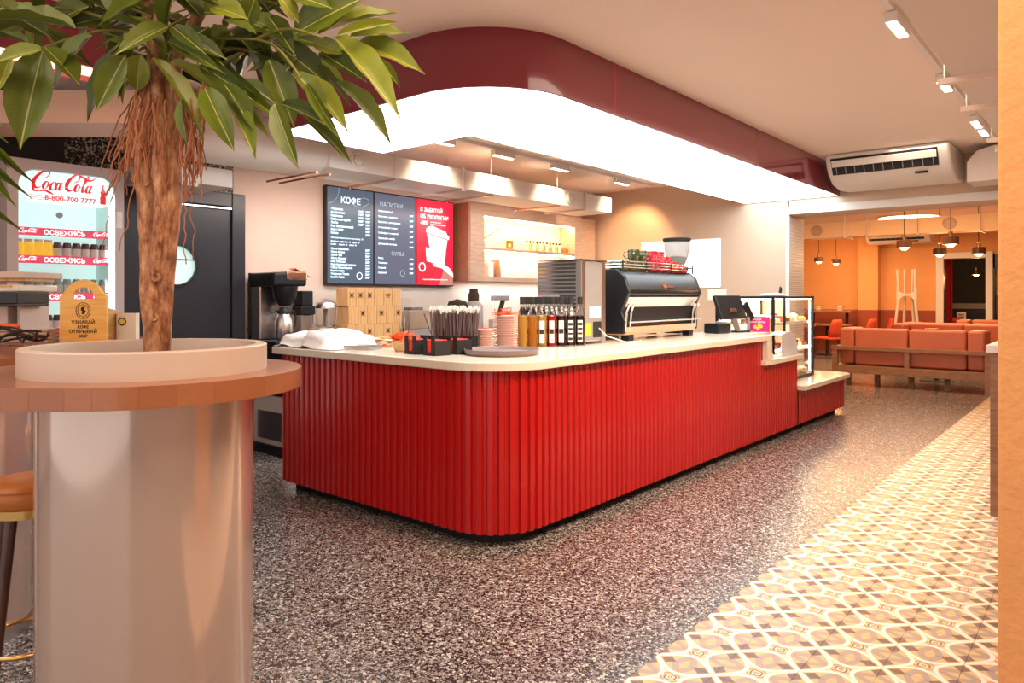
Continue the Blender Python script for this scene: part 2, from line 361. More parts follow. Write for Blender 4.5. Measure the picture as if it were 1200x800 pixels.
LEAF = [leafmat('leaf_green', (0.075, 0.12, 0.008), (0.15, 0.19, 0.014)), leafmat('leaf_dark_green', (0.035, 0.065, 0.008), (0.075, 0.11, 0.012)), leafmat('leaf_yellow_green', (0.18, 0.23, 0.016), (0.30, 0.32, 0.03))]

# ================================================================ setting
XW, YB, CZ = -6.07, 8.78, 2.89
TX0 = -1.376; TS = 0.232
# terrazzo floor in cast slabs
fl = MB().box(-9, 2.2, -3, 24, -0.12, -0.02).build('floor', M['blackm']); struct(fl)
slab_meshes = {}
def slab(x0, x1, y0, y1):
    key = (round(x1-x0, 3), round(y1-y0, 3))
    if key not in slab_meshes:
        o = B(0.0008, x1-x0-0.0008, 0.0008, y1-y0-0.0008, -0.02, 0).build('terrazzo_slab', M['terr'], fl); slab_meshes[key] = o; o.location = (x0, y0, 0)
    else:
        s = slab_meshes[key]; o = s.copy(); COL.objects.link(o); o.location = (x0, y0, 0)
P = 1.16
for i in range(5):
    for j in range(9): slab(TX0-(i+1)*P, TX0-i*P, -1.0+j*P, -1.0+(j+1)*P)
slab(-9, TX0-5*P, -1.0, -1.0+9*P); slab(-9, 2.2, -3, -1.0)
slab(-9, TX0, -1.0+9*P, 24); 
NX, NY = 8, 37; TY0 = 2.972-0.232*7
slab(TX0, 2.2, -1.0, TY0); slab(TX0+NX*TS, 2.2, TY0, 24)
tf = B(TX0, TX0+NX*TS, TY0, 24, -0.02, -0.006).build('tiled_floor', M['grout']); struct(tf)
t0 = None
for i in range(NX):
    for j in range(NY):
        if t0 is None:
            t0 = B(-TS/2+0.0007, TS/2-0.0007, -TS/2+0.0007, TS/2-0.0007, -0.006, 0).build('floor_tile', M['tile'], tf); o = t0
        else: o = t0.copy(); COL.objects.link(o)
        o.location = (TX0+(i+.5)*TS, TY0+(j+.5)*TS, random.uniform(-0.0004, 0.0002))
yy = TY0+NY*TS
st = MB()
for i in range(NX):
    for j in range(40):
        st.box(TX0+i*TS+.0007-(TX0+TS/2), TX0+(i+1)*TS-.0007-(TX0+TS/2), j*TS+.0007-TS/2, (j+1)*TS-.0007-TS/2, -0.006, 0)
o = st.build('distant_floor_tiles', M['tile'], tf); o.location = (TX0+TS/2, yy+TS/2, 0); o['kind'] = 'stuff'
# walls
struct(B(XW-0.15, XW, -3, YB+0.55, 0, CZ).build('wall_left', M['plaster']))
wp = struct(B(XW, XW+0.015, -0.5, 2.33, 0, CZ).build('wall_left_dark_panel', M['black']))
B(XW, XW+0.017, 1.95, 2.33, 2.33, CZ).build('terrazzo_strip', M['terr_wall'], wp)
B(XW, XW+0.012, 2.33, 3.30, 2.31, CZ).build('terrazzo_strip', M['terr_wall'], wp)
OX = -3.035
wb = MB().box(XW, OX-.012, YB, YB+0.12, 0, CZ+.2).box(OX, 2.2, YB, YB+0.5, 2.385, CZ+.2)
struct(wb.build('wall_back', M['wall_tan']))
# the ribbed end of the back wall beside the opening
co = struct(B(OX-0.25, OX-0.012, YB+.12, YB+0.52, 0, 2.385).build('wall_end_return', M['cabwood']))
mb = MB()
for k in range(93): mb.box(OX-0.012, OX, YB+0.012, YB+0.52, k*0.0254+0.002, k*0.0254+0.0205)
o = mb.build('small_white_brick_courses', M['white'], co); o['kind'] = 'stuff'
tr = MB().box(OX-0.04, OX+0.004, YB-0.02, YB-.0002, 0, 2.385).box(OX-0.04, 1.99, YB-0.02, YB-.0002, 2.385, 2.475)
struct(tr.build('trim_1', M['white'], bevel=0.003))
struct(B(-9, 2.2, -3, YB+.5, CZ, CZ+0.1).build('ceiling', M['ceil']))
struct(B(-9, 2.2, YB+.5, 24, CZ, CZ+0.1).build('ceiling_far_room', M['ceil']))
struct(B(2.0, 2.15, -3, 24, 0, CZ).build('wall_right', M['plaster']))
wf = MB().box(-9, -3.14, 19.5, 19.7, 1.06, CZ).box(-2.31, 2.0, 19.5, 19.7, 1.06, CZ).box(-3.14, -2.31, 19.5, 19.7, 2.28, CZ)
wf = struct(wf.build('wall_far', M['far_plaster']))
MB().box(-9, -3.14, 19.48, 19.7, 0, 1.06).box(-2.31, 2.0, 19.48, 19.7, 0, 1.06).build('wainscot', M['wains'], wf)
MB().box(-4.95, -4.50, 19.2, 19.5, 1.06, CZ).build('pier', M['far_plaster'], wf)
MB().box(-4.95, -4.50, 19.18, 19.5, 0, 1.06).build('pier_wainscot', M['wains'], wf)
MB().box(-3.30, -3.14, 19.42, 19.72, 0, 2.42).box(-2.31, -2.17, 19.42, 19.72, 0, 2.42).box(-3.14, -2.31, 19.42, 19.72, 2.28, 2.42).build('door_frame', M['white'], wf, bevel=.01)
struct(B(-9.1, -9, YB, 24, 0, CZ).build('wall_far_left', M['far_plaster']))
struct(B(-9, 2, 23.6, 23.7, 0, CZ).build('wall_end_room', M['blackm']))
# stucco pillar at the right
struct(B(-0.232, 0.45, 2.16, 2.75, 0, CZ).build('pillar', M['orange_plaster'], bevel=0.008))
# door with round window
d = struct(bpy.data.objects.new('door_1', None)); COL.objects.link(d); d.location = (XW, 2.86, 0)
fr = MB().box(XW, XW+.07, 2.335, 2.46, 0, 2.31).box(XW, XW+.07, 3.26, 3.385, 0, 2.31).box(XW, XW+.068, 2.461, 3.259, 2.19, 2.31)
fr.build('door_frame', M['navy'], d, bevel=.006, world=True)
lf = MB(); n = 40; c = (2.78, 1.66); rr = .165
ring = [(c[0]+rr*math.cos(2*math.pi*i/n), c[1]+rr*math.sin(2*math.pi*i/n)) for i in range(n)]
out = []
for i in range(n):
    a = 2*math.pi*i/n; dx, dz = math.cos(a), math.sin(a)
    tx = ((3.255 if dx > 0 else 2.465)-c[0])/dx if abs(dx) > 1e-6 else 1e9
    tz = ((2.185 if dz > 0 else 0.01)-c[1])/dz if abs(dz) > 1e-6 else 1e9
    t = min(tx, tz); out.append((c[0]+dx*t, c[1]+dz*t))
vs = [(XW+.045, y, z) for y, z in ring]+[(XW+.045, y, z) for y, z in out]+[(XW+.01, y, z) for y, z in ring]
lf.add(vs, [(i, (i+1) % n, n+(i+1) % n, n+i) for i in range(n)]+[(i, (i+1) % n, 2*n+(i+1) % n, 2*n+i) for i in range(n)])
for yc, zc in ((2.465, .01), (3.255, .01), (3.255, 2.185), (2.465, 2.185)): pass
lf.box(XW+.002, XW+.008, 2.465, 3.255, .01, 2.185)
# corner fill: thin slabs behind the fan corners
for y0, y1, z0, z1 in ((2.465, 3.255, .01, .9), (2.465, 3.255, 1.95, 2.185), (2.465, 2.56, .9, 1.95), (3.0, 3.255, .9, 1.95)): lf.box(XW+.009, XW+.0445, y0, y1, z0, z1)
lf.build('door_leaf', M['navy'], d, world=True)
T = frame((XW+.046, c[0], c[1]), (0, 1, 0), (0, 0, 1))
MB().lathe([(rr-.004, -.005), (rr+.02, -.005), (rr+.02, .012), (rr-.004, .012), (rr-.004, -.005)], 40, M=T, caps=False).build('porthole_rim', M['black'], d, smooth=40, world=True)
MB().lathe([(rr, -.030), (rr, -.026)], 40, M=T).build('porthole_glass', emit('lit_room_behind', (0.50, 0.68, 0.64), 0.6), d, world=True)
MB().box(XW+.02, XW+.035, c[0]-.15, c[0]+.15, c[1]+.045, c[1]+.055).build('glazing_bar', M['chrome'], d, world=True)
MB().box(XW+.07, XW+.078, 2.47, 3.25, 2.166, 2.178).build('brush_strip', M['chrome'], d, world=True)
# frosted serving window in the back wall
w = struct(bpy.data.objects.new('window_1', None)); COL.objects.link(w); w.location = (-4.48, YB, 1.5)
B(-5.06, -3.90, YB-.012, YB, 1.51, 2.148).build('window_frame', M['white'], w, world=True)
MB().box(-5.05, -4.49, YB-.016, YB-.012, 1.52, 2.138).box(-4.47, -3.91, YB-.016, YB-.012, 1.52, 2.138).build('pane', emit('frosted_daylight_pane', (0.88, 0.97, 1.0), 1.2), w, world=True)

# ================================================================ ceiling light box
lb = thing('ceiling_light_box', 'large suspended light box with rounded maroon fascia and glowing white underside', 'ceiling light', (-3.0, 5.0, 2.56))
XR = -2.46; LZ = 2.56
outer = [(-4.58, 2.80)]+[(-3.05+0.59*math.sin(R(a)), 3.39-0.59*math.cos(R(a))) for a in range(0, 91, 6)]+[(XR, YB-.003), (-3.6, YB-.003), (-3.6, 3.79), (-4.58, 3.79)]
outer = [(-4.58, 2.80)]+outer[1:]
def offset_poly(poly, d):
    n = len(poly); res = []
    for i in range(n):
        p0, p1, p2 = Vector(poly[i-1]), Vector(poly[i]), Vector(poly[(i+1) % n])
        a = (p1-p0).normalized(); b = (p2-p1).normalized(); na = Vector((-a.y, a.x)); nb = Vector((-b.y, b.x))
        k = (na+nb); k = k/(k.length_squared/2) if k.length > 1e-6 else na
        res.append(tuple(p1+k*d))
    return res
inner = offset_poly(outer, 0.016)
n = len(outer); mb = MB()
vs = [(x, y, LZ) for x, y in outer]+[(x, y, CZ) for x, y in outer]+[(x, y, LZ) for x, y in inner]+[(x, y, CZ) for x, y in inner]
fs = []
for i in range(n):
    j = (i+1) % n; fs += [(i, j, n+j, n+i), (2*n+i, 2*n+j, 3*n+j, 3*n+i), (i, j, 2*n+j, 2*n+i)]
mb.add(vs, fs).build('maroon_fascia', M['maroon'], lb, smooth=30, world=True)
MB().prism(inner, LZ+0.002, LZ+0.012).build('light_panel', M['panel_light'], lb, world=True)
MB().box(XR-.0005, XR+.0015, 3.93, 3.936, LZ, CZ).build('fascia_joint', M['redcer'], lb, world=True)
# second, warm light box at the far left
lb2 = thing('ceiling_light_box', 'warm glowing light box with maroon edge half hidden by the leaves', 'ceiling light', (-4.26, .3, 2.6))
mb = MB().box(-4.42, -4.40, -1.6, 1.6, 2.60, CZ).box(-4.12, -4.1, -1.6, 1.6, 2.60, CZ).box(-4.40, -4.12, 1.58, 1.6, 2.60, CZ).box(-4.40, -4.12, -1.6, -1.58, 2.6, CZ)
mb.build('maroon_fascia', M['maroon'], lb2, world=True)
B(-4.40, -4.12, -1.58, 1.58, 2.63, 2.64).build('light_panel', M['panel_warm'], lb2, world=True)

# ================================================================ ducts
def hook(mb, x0, x1, y, z, wz=0.03, up=None):
    mb.box(x0, x1, y-.012, y+.012, z-.018, z)
dt = thing('ventilation_duct', 'white rectangular ventilation duct above the menu screens', 'duct', (-5.1, 5.6, 2.45))
B(-5.45, -4.9, 3.5, 7.75, 2.45, 2.64).build('duct_body', M['duct'], dt, bevel=.004, world=True)
for y in (5.06, 7.15): 
    MB().box(-5.50, -4.885, y-.014, y+.014, 2.432, 2.45).box(-4.90, -4.885, y-.014, y+.014, 2.45, 2.66).build('flange', M['plaster'], dt, world=True)
for y in (4.15, 5.42, 6.55):
    MB().box(-5.52, -4.84, y-.012, y+.012, 2.415, 2.432).build('support_rail', M['copper'], dt, world=True)
    for x in (-4.86, -5.49): MB().tube([(x, y, 2.40), (x, y, CZ)], .004, 6).build('hanger_rod', M['steel'], dt, world=True)
for y in (3.78, 6.85):
    T = frame((-4.9, y, 2.545), (0, 1, 0), (0, 0, 1))
    g = MB().lathe([(.072, 0), (.072, .012), (.058, .022), (.052, .006), (.02, .004)], 32, M=T); g.build('round_vent', M['white'], dt, smooth=40, world=True)
    MB().lathe([(.046, .004), (.046, .018), (.03, .024), (.001, .024)], 32, M=T).build('vent_disc', M['duct'], dt, smooth=40, world=True)
rd = thing('round_duct', 'wide rounded white duct beside the door ending at the menu duct', 'duct', (-5.0, 2.9, 2.4))
prof = [(-0.26, 0), (-0.24, .09), (-.16, .17), (-.02, .21), (.12, .19), (.22, .12), (.26, 0), (.22, -.12), (.12, -.19), (-.02, -.21), (-.16, -.17), (-.24, -.09)]
MB().prism([(x-5.16, z) for x, z in prof], -3.5, -2.25, M=Matrix(((1,0,0,0),(0,0,-1,0),(0,1,0,2.60),(0,0,0,1)))).build('duct_body', M['duct'], rd, smooth=50, world=True)
for y in (3.42, 3.3):
    MB().box(-5.5, -4.78, y-.010, y+.010, 2.36, 2.376).build('support_rail', M['copper'], rd, world=True)
bd = thing('duct_branch', 'short boxed duct crossing above the top of the black door', 'duct', (-5.6, 2.4, 2.24))
mb = B(-5.85, -5.3, 2.3, 2.88, 2.25, 2.385); mb.build('duct_body', M['duct'], bd, world=True)
MB().box(-5.36, -5.29, 2.3, 2.60, 2.225, 2.25).build('flange', M['white'], bd, world=True)
for x in (-5.4, -5.8): MB().tube([(x, 2.5, 2.46), (x, 2.5, CZ)], .004, 6).build('hanger_rod', M['steel'], bd, world=True)
ld = thing('ceiling_duct', 'broad peach lit duct crossing behind the tree at left', 'duct', LD(-3.0, 4.4, 2.45), R(YAW))
B(-1.9, .88, -.05, .34, 0, .20).build('duct_body', M['peach_duct'], ld, bevel=.01)
MB().box(-1.9, .88, -.053, -.05, .19, .2).box(-1.9, .88, -.053, -.05, 0.0, .008).build('flange', M['plaster'], ld)
for x in (-.6, .6): MB().tube([(x, .15, .2), (x, .15, CZ-2.45)], .004, 6).build('hanger_rod', M['steel'], ld)
rdt = thing('ventilation_duct', 'white duct with crossing perforated rails at the upper right', 'duct', (-.4, 5, 2.55))
B(-.67, .2, 2.9, 8.3, 2.56, 2.80).build('duct_body', M['duct'], rdt, bevel=.004, world=True)
for y in (4.42, 5.15, 6.3, 6.75):
    MB().box(-.74, .25, y-.02, y+.02, 2.53, 2.56).build('support_rail', M['ceil'], rdt, world=True)
    MB().tube([(-.71, y, 2.53), (-.71, y, CZ)], .004, 6).build('hanger_rod', M['steel'], rdt, world=True)
fd = thing('ventilation_duct', 'long duct with round vents crossing the far dining room', 'duct', (-3.2, 13, 2.41))
B(-7.5, .5, 13, 13.35, 2.41, 2.66).build('duct_body', M['far_duct'], fd, world=True)
for x in (-4.02, -2.02):
    T = frame((x, 13.0, 2.54), (1, 0, 0), (0, 0, 1)); 
    MB().lathe([(.095, 0), (.095, .012), (.08, .018), (.08, .004), (.001, .004)], 28, M=T).build('round_vent', M['cabwood'], fd, smooth=40, world=True)
for x in (-3.55, -3.2, -2.45, -1.6, -6):
    MB().box(x-.012, x+.012, 12.93, 13.42, 2.39, 2.41).build('support_rail', M['duct'], fd, world=True)
    MB().tube([(x, 12.94, 2.39), (x, 12.94, CZ)], .005, 6).build('hanger_rod', M['steel'], fd, world=True)
# ================================================================ track lights
def track(name, label, x, y0, y1, z, lamps, ends=True):
    t = thing(name, label, 'track light', (x, y0, z))
    B(x-.018, x+.018, y0, y1, z-.03, z).build('rail', M['white'], t, world=True)
    if z < CZ-.01:
        for y in (y0+.3, (y0+y1)/2, y1-.3): MB().tube([(x, y, z), (x, y, CZ)], .005, 6).build('hanger_rod', M['steel'], t, world=True)
    for y in lamps:
        h = MB().box(x-.03, x+.03, y-.15, y+.15, z-.085, z-.035).box(x-.012, x+.012, y-.13, y-.09, z-.036, z-.028).box(x-.012, x+.012, y+.09, y+.13, z-.036, z-.028).build('lamp_head', M['white'], t, world=True)
        MB().box(x-.022, x+.022, y-.14, y+.14, z-.089, z-.085).build('diffuser', M['tube'], h, world=True)
    return t
track('track_light', 'white track with four bar lamps behind the light box, over the barista aisle', -4.75, 4.1, 8.5, CZ, [4.62, 5.48, 6.45, 7.75])
track('track_light', 'white track with glowing bar lamps at the upper right of the ceiling', -.89, 3.0, 8.2, CZ, [3.3, 4.20, 5.55, 6.95, 7.35])
for y in (4.62, 5.48, 6.45, 7.75):
    spot('track_spot', (-4.75, y, 2.78), (-5.7, y+.1, 1.2), 34, WARM, 110)
spot('track_spot', (-4.9, 8.2, 2.78), (-5.2, 8.78, 1.9), 34, (1, .58, .28), 95)
for y, pw in ((3.3, 130), (4.2, 130), (5.55, 80), (6.95, 60)): spot('track_spot', (-.89, y, 2.78), (-2.5, y+.25, .35), pw, (1, .74, .50), 100, .9)
sd = thing('smoke_detector', 'small round smoke detector on the ceiling behind the light box', 'smoke detector', (-3.95, 6.05, CZ))
MB().lathe([(.055, 0), (.055, -.012), (.035, -.02), (.035, -.045), (.0, -.05)], 24).build('body', M['white'], sd, smooth=40)
# ================================================================ the red counter
ct = thing('service_counter', 'long red corrugated service counter with rounded corner and cream quartz top', 'counter', (-3.4, 5.5, 0))
CT = 1.035
def cornerpath(o, r0=.33):
    r = r0+o; cx, cyy = -2.88, 3.24
    return arc(cx, cyy, r, -90, 0, 14)
path = [(-4.63, 3.62), (-4.63, 2.91)] + arc(-2.88, 3.24, .33, -90, 0, 14) + [(-2.55, 9.25), (-3.02, 9.25)]
def resample(path, step):
    segs = []; L = 0
    for a, b in zip(path, path[1:]):
        l = math.dist(a, b); segs.append((L, l, a, b)); L += l
    return segs, L
segs, L = resample(path, 0)
def at_s(s):
    for s0, l, a, b in segs:
        if s <= s0+l+1e-9: break
    t = max(0, min(1, (s-s0)/l)); dx, dy = (b[0]-a[0])/l, (b[1]-a[1])/l
    return (a[0]+dx*l*t, a[1]+dy*l*t, dy, -dx)   # point and outward normal
def clad(s0, s1, zt):
    pitch = .0615; pts = []; k = math.floor(s0/pitch)
    while k*pitch < s1:
        for f, o in ((0, 0), (.22, 0), (.34, .016), (.78, .016), (.90, 0)):
            s = (k+f)*pitch
            if s0 <= s <= s1:
                x, y, nx, ny = at_s(s); pts.append((x+nx*o, y+ny*o))
        k += 1
    x, y, nx, ny = at_s(s1); pts.append((x, y))
    m = len(pts); mb = MB()
    mb.add([(x, y, .07) for x, y in pts]+[(x, y, zt) for x, y in pts], [(i, i+1, m+i+1, m+i) for i in range(m-1)])
    return mb
Sy = lambda y: next(s0 for s0, l, a, b in segs if b == (-2.55, 9.25)) + (y-3.24)
clad(0, Sy(6.72), .985).build('corrugated_cladding', M['red'], ct, world=True)
clad(Sy(6.72), Sy(7.6), .755).build('corrugated_cladding', M['red'], ct, world=True)
clad(Sy(7.6), L, .425).build('corrugated_cladding', M['red'], ct, world=True)
# carcass behind the cladding (hollow barista side)
ins = .02
body = [(-4.61, 3.60), (-4.61, 2.93)]+arc(-2.88, 3.24, .31, -90, 0, 10)+[(-2.57, 6.72), (-3.2, 6.72), (-3.2, 3.60)]
MB().prism(body, .07, .985).box(-3.2, -2.73, 6.72, 7.42, .07, .985).box(-2.73, -2.57, 6.72, 7.6, .07, .755).box(-3.4, -2.57, 7.6, 8.76, .07, .425).box(-3.02, -2.57, 8.76, 9.23, .07, .425).box(-3.4, -2.73, 7.42, 7.6, .07, .425).build('carcass', M['red_dark'], ct, world=True)
pl = [(-4.58, 3.58), (-4.58, 2.98)]+arc(-2.88, 3.24, .25, -90, 0, 10)+[(-2.64, 9.18), (-3.0, 9.18), (-3.0, 3.58)]
MB().prism([(-4.58, 3.58), (-4.58, 2.98)]+arc(-2.88, 3.24, .25, -90, 0, 10)+[(-2.63, 9.18), (-2.95, 9.18), (-2.95, 3.58)], 0, .07).build('plinth', M['blackm'], ct, world=True)
top = [(-4.69, 3.66), (-4.69, 2.85)]+arc(-2.88, 3.24, .39, -90, 0, 16)+[(-2.49, 6.74), (-2.74, 6.74), (-2.74, 7.43), (-3.26, 7.43), (-3.26, 3.66)]
MB().prism(top, .985, CT).build('worktop', M['stone'], ct, bevel=.006, world=True)
MB().box(-2.73, -2.49, 6.62, 6.74, .80, .985).build('worktop_downstand', M['stone'], ct, world=True)
MB().box(-2.71, -2.49, 6.60, 7.62, .755, .80).build('bag_shelf', M['stone'], ct, bevel=.004, world=True)
pf = [(-3.40, 7.6), (-2.46, 7.6), (-2.46, 9.2), (-2.52, 9.31), (-3.0, 9.31), (-3.0, 8.77), (-3.40, 8.77)]
MB().prism(pf, .425, .475).build('low_worktop', M['stone'], ct, bevel=.005, world=True)
# display case
dc = thing('display_case', 'lit glass pastry display case with black frame standing on the low counter end', 'display case', (-3.06, 8.1, .475))
X0, X1, Y0, Y1, Z0, Z1 = -3.38, -2.735, 7.62, 8.74, .475, 1.40
Y0 = 7.46
mb = MB()
for x in (X0, X1-.03):
    for y in ((Y0, Y1-.02)): mb.box(x, x+.03, y, y+.02, Z0+(0 if y > 7.6 else .32), Z1-.02)
mb.box(X0, X1, Y0, Y1, Z1-.025, Z1); mb.box(X0, X1, 7.61, Y1, Z0, Z0+.035); mb.box(X0, X1, Y0, Y0+.02, .79, .82)
mb.box(X1-.028, X1, 7.78, 7.80, .8, Z1-.02)
mb.build('frame', M['black'], dc, world=True)
MB().box(X1-.012, X1-.006, Y0+.02, Y1-.02, Z0+.035, Z1-.026).build('front_glass', M['glass'], dc, world=True)
MB().box(X0+.03, X1-.03, Y1-.012, Y1-.006, Z0+.035, Z1-.026).build('side_glass', M['glass'], dc, world=True)
MB().box(X0+.03, X1-.03, Y0+.006, Y0+.012, .82, Z1-.026).build('side_glass', M['glass'], dc, world=True)
B(X0+.002, X0+.012, Y0+.02, Y1-.02, Z0+.035, Z1-.026).build('back_panel', M['stone'], dc, world=True)
B(X1-.05, X1-.035, Y1-.05, Y1-.035, Z0+.05, Z1-.05).build('light_strip', M['tube'], dc, world=True)
B(X0+.05, X1-.03, Y0+.04, Y1-.03, Z1-.035, Z1-.028).build('light_strip', emit('case_light', (1, .86, .62), 8), dc, world=True)
B(X0+.012, X1-.03, Y0+.03, Y1-.03, .82, .826).build('light_strip', emit('case_light_low', (1, .86, .62), 4), dc, world=True)
shz = (.80, 1.10)
for z in (.62, .80, 1.10):
    y0 = 7.65 if z < .7 else Y0+.03
    B(X0+.02, X1-.06, y0, Y1-.04, z, z+.012).build('glass_shelf', M['glass'], dc, world=True)
    B(X1-.064, X1-.056, y0, Y1-.04, z-.012, z+.020).build('shelf_price_rail', M['paper'], dc, world=True)
pastry = [pm('golden_pastry', (.72, .36, .10), .6, var=.3, bump=.4), pm('pale_bun', (.85, .62, .34), .6, var=.2), pm('cream_cake', (.88, .78, .62), .6), pm('berry_cake', (.45, .06, .05), .5, var=.4), pm('chocolate', (.10, .035, .02), .4)]
pn = ['golden round bun', 'pale cream bun', 'white cream cake', 'berry topped cake', 'small chocolate cake']
random.seed(11); cnt = 0
for z, lv in ((.51, 'bottom'), (.826, 'middle'), (1.112, 'top')):
    ys = [7.72+.135*k for k in range(8)] if z < .7 else [7.58+.135*k for k in range(9)]
    for xi, x in enumerate((-2.86, -3.02, -3.2)):
        for k, y in enumerate(ys):
            t = random.randrange(5) if z > .6 else random.choice((0, 1, 2)); r = random.uniform(.045, .058)*(1.12 if z < .6 else 1); h = random.uniform(.04, .085)
            if t in (0, 1): mb = MB().lathe([(r*.7, 0), (r, h*.3), (r*.92, h*.7), (r*.5, h*.95), (0, h)], 14)
            elif t == 2: mb = MB().lathe([(r, 0), (r, h*.8), (r*.8, h*.85), (r*.4, h*1.1), (0, h*1.2)], 14)
            else: mb = MB().prism([(-r, -r*.7), (r, -r*.3), (r, r*.3), (-r, r*.7)], 0, h)
            o = mb.build('pastry', pastry[t], smooth=50); o.location = (x, y, z+.0005)
            row = ('front', 'middle', 'back')[xi]
            tag(o, f'{ORD[k]} from the counter, {pn[t]}, {row} row of the {lv} display case shelf', 'pastry', f'pastries on the {lv} shelf, {row} row')
            if z < .7 and y > 8.68: pass
# things on top of the display case
t = thing('scale', 'flat pale bread board with upright phone like reader on the display case', 'card reader', (-2.95, 8.0, 1.40))
MB().lathe([(.13, 0), (.14, .01), (.13, .022), (.06, .035), (0, .037)], 24).build('board', M['paper'], t, smooth=40)
MB().box(-.01, .0, -.03, .03, 0, .075, M=Matrix.Translation((.05, .10, .03)) @ Matrix.Rotation(R(-25), 4, 'X')).build('reader_screen', M['blackm'], t)
# ---------------- things on the counter
def on(u_x, u_y): return (u_x, u_y, CT)
# cloth over trays
t = thing('covered_trays', 'white cloth draped over stacked trays on the left end of the counter', 'trays', on(-4.37, 3.12))
B(-.26, .22, -.20, .22, 0, .07).build('tray_stack', M['steel'], t, bevel=.01)
mb = MB(); nx, ny = 34, 22; vs = []
random.seed(5)
for i in range(nx+1):
    for j in range(ny+1):
        x = -.37+.78*i/nx; y = -.27+.56*j/ny
        ex = max(0, abs(x+.02)-.25); ey = max(0, abs(y-.01)-.215); e = math.hypot(ex, ey)
        z = .085+.012*math.sin(17*x+3*y)+.01*math.sin(23*y-9*x) + (.035*max(0, math.sin(9*x+2)) if x > .0 else 0) - min(.085, e*2.6*(1+.25*math.sin(31*x+27*y)))
        vs.append((x-(ex*.35 if x > 0 else -ex*.35), y-(ey*.4 if y > 0 else -ey*.4), max(.004, z)))
fs = [(i*(ny+1)+j, (i+1)*(ny+1)+j, (i+1)*(ny+1)+j+1, i*(ny+1)+j+1) for i in range(nx) for j in range(ny)]
o = mb.add(vs, fs).build('cloth', M['napkin'], t, smooth=80); md = o.modifiers.new('thick', 'SOLIDIFY'); md.thickness = .003; md.offset = 1
t = tag(B(-.09, .09, -.06, .06, 0, .012).build('napkin_stack', M['orange'], bevel=.004), 'flat orange folded napkin pack beside the white cloth on the counter', 'napkins'); t.location = on(-4.05, 3.34); t.rotation_euler.z = .5
t = thing('steel_tray', 'white paper covered shallow steel tray at the right end of the cloth', 'tray', on(-3.96, 3.10), .3)
MB().box(-.10, .10, -.07, .07, 0, .012).box(-.105, .105, -.075, -.07, 0, .03).box(-.105, .105, .07, .075, 0, .03).build('tray', M['steel'], t)
t = thing('sachet_pile', 'pile of brown and white paper sachets on the counter behind the basket', 'sachets', on(-4.28, 3.52))
random.seed(2)
for k in range(9):
    B(-.05, .05, -.028, .028, 0, .006).build('sachet', M['paper'] if k % 2 else M['carton'], t)
    o = KIDS(t)[-1]; o.location = (random.uniform(-.06, .06), random.uniform(-.03, .03), k*.0062); o.rotation_euler.z = random.uniform(-.7, .7)
# basket of orange sugar sticks
def sticks(mb, n, r, z0, h, spread, seed, mat=0, w=.005):
    random.seed(seed)
    for k in range(n):
        a = random.uniform(0, 6.28); rr = r*math.sqrt(random.random()); x, y = rr*math.cos(a), rr*math.sin(a)
        b = random.uniform(0, 6.28); el = random.uniform(.05, spread)
        d = Vector((math.cos(b)*math.cos(el), math.sin(b)*math.cos(el), math.sin(el)))
        z = z0+random.uniform(0, .05)*(1-rr/r)
        Mx = Matrix.Translation((x, y, z)) @ d.to_track_quat('X', 'Z').to_matrix().to_4x4()
        mb.box(-h/2, h/2, -w, w, -.0012, .0012, mat, Mx)
    return mb
t = thing('sugar_basket', 'woven round basket heaped with orange sugar sticks', 'basket', on(-3.63, 3.18))
MB().lathe([(.055, 0), (.075, .03), (.085, .075), (.079, .075), (.05, .006), (0, .006)], 24, caps=False).build('basket', M['rattan'], t, smooth=60)
o = sticks(MB(), 90, .075, .085, .10, .5, 3).build('sugar_sticks', M['orange'], t); o['kind'] = 'stuff'
# napkin caddies
def caddy(loc, rz, label):
    t = thing('napkin_caddy', label, 'napkin holder', loc, rz, 'black napkin caddies on the counter')
    w = .062; h = .115
    mb = MB().box(-w, w, -w, w, 0, .005)
    for sx in (-1, 1): mb.box(*(sorted((sx*w, sx*(w-.004)))), -w, w, 0, h*.8)
    mb.box(-w, w, w-.004, w, 0, h)
    mb.box(-w, -w*.38, -w, -w+.004, 0, h).box(w*.38, w, -w, -w+.004, 0, h).box(-w*.38, w*.38, -w, -w+.004, 0, .02)
    mb.build('holder', M['blackm'], t)
    for k in range(5): B(-w+.008, w-.008, -w+.008+k*.02, -w+.024+k*.02, .006, h*.83).build('napkin_stack', M['scarlet'], t, bevel=.003)
    return t
ang = R(-8)
caddy(on(-3.40, 3.10), ang, 'black napkin caddy with red napkins nearest the sugar basket')
caddy(on(-3.235, 3.105), ang, 'black napkin caddy with red napkins in the middle')
caddy(on(-3.20, 3.26), ang, 'black napkin caddy with red napkins nearest the round tray')
t = thing('straw_holder', 'black holder crammed with wrapped black straws behind the napkin caddies', 'straw holder', on(-3.40, 3.43), R(38))
MB().box(-.16, .16, -.07, .07, 0, .005).box(-.16, .16, -.07, -.065, 0, .10).box(-.16, .16, .065, .07, 0, .10).box(-.16, -.155, -.07, .07, 0, .10).box(.155, .16, -.07, .07, 0, .10).box(-.002, .002, -.07, .07, 0, .10).build('holder', M['blackm'], t)
random.seed(9); sb = MB(); sw = MB()
for k in range(210):
    x = random.uniform(-.145, .145); y = random.uniform(-.055, .055); h = random.uniform(.25, .28); l = random.uniform(-.02, .02)+x*.05; m_ = random.uniform(-.02, .02)
    sb.tube([(x, y, .006), (x+l, y+m_, h)], .0036, 5); sw.tube([(x+l, y+m_, h-.002), (x+l*1.05, y+m_, h+.024)], .0055, 5)
sb.tube([(-.15, -.04, .1), (-.20, -.05, .25)], .004, 5)
o = sb.build('black_straws', pm('straw_black', (.17, .11, .11), .3), t); o['kind'] = 'stuff'
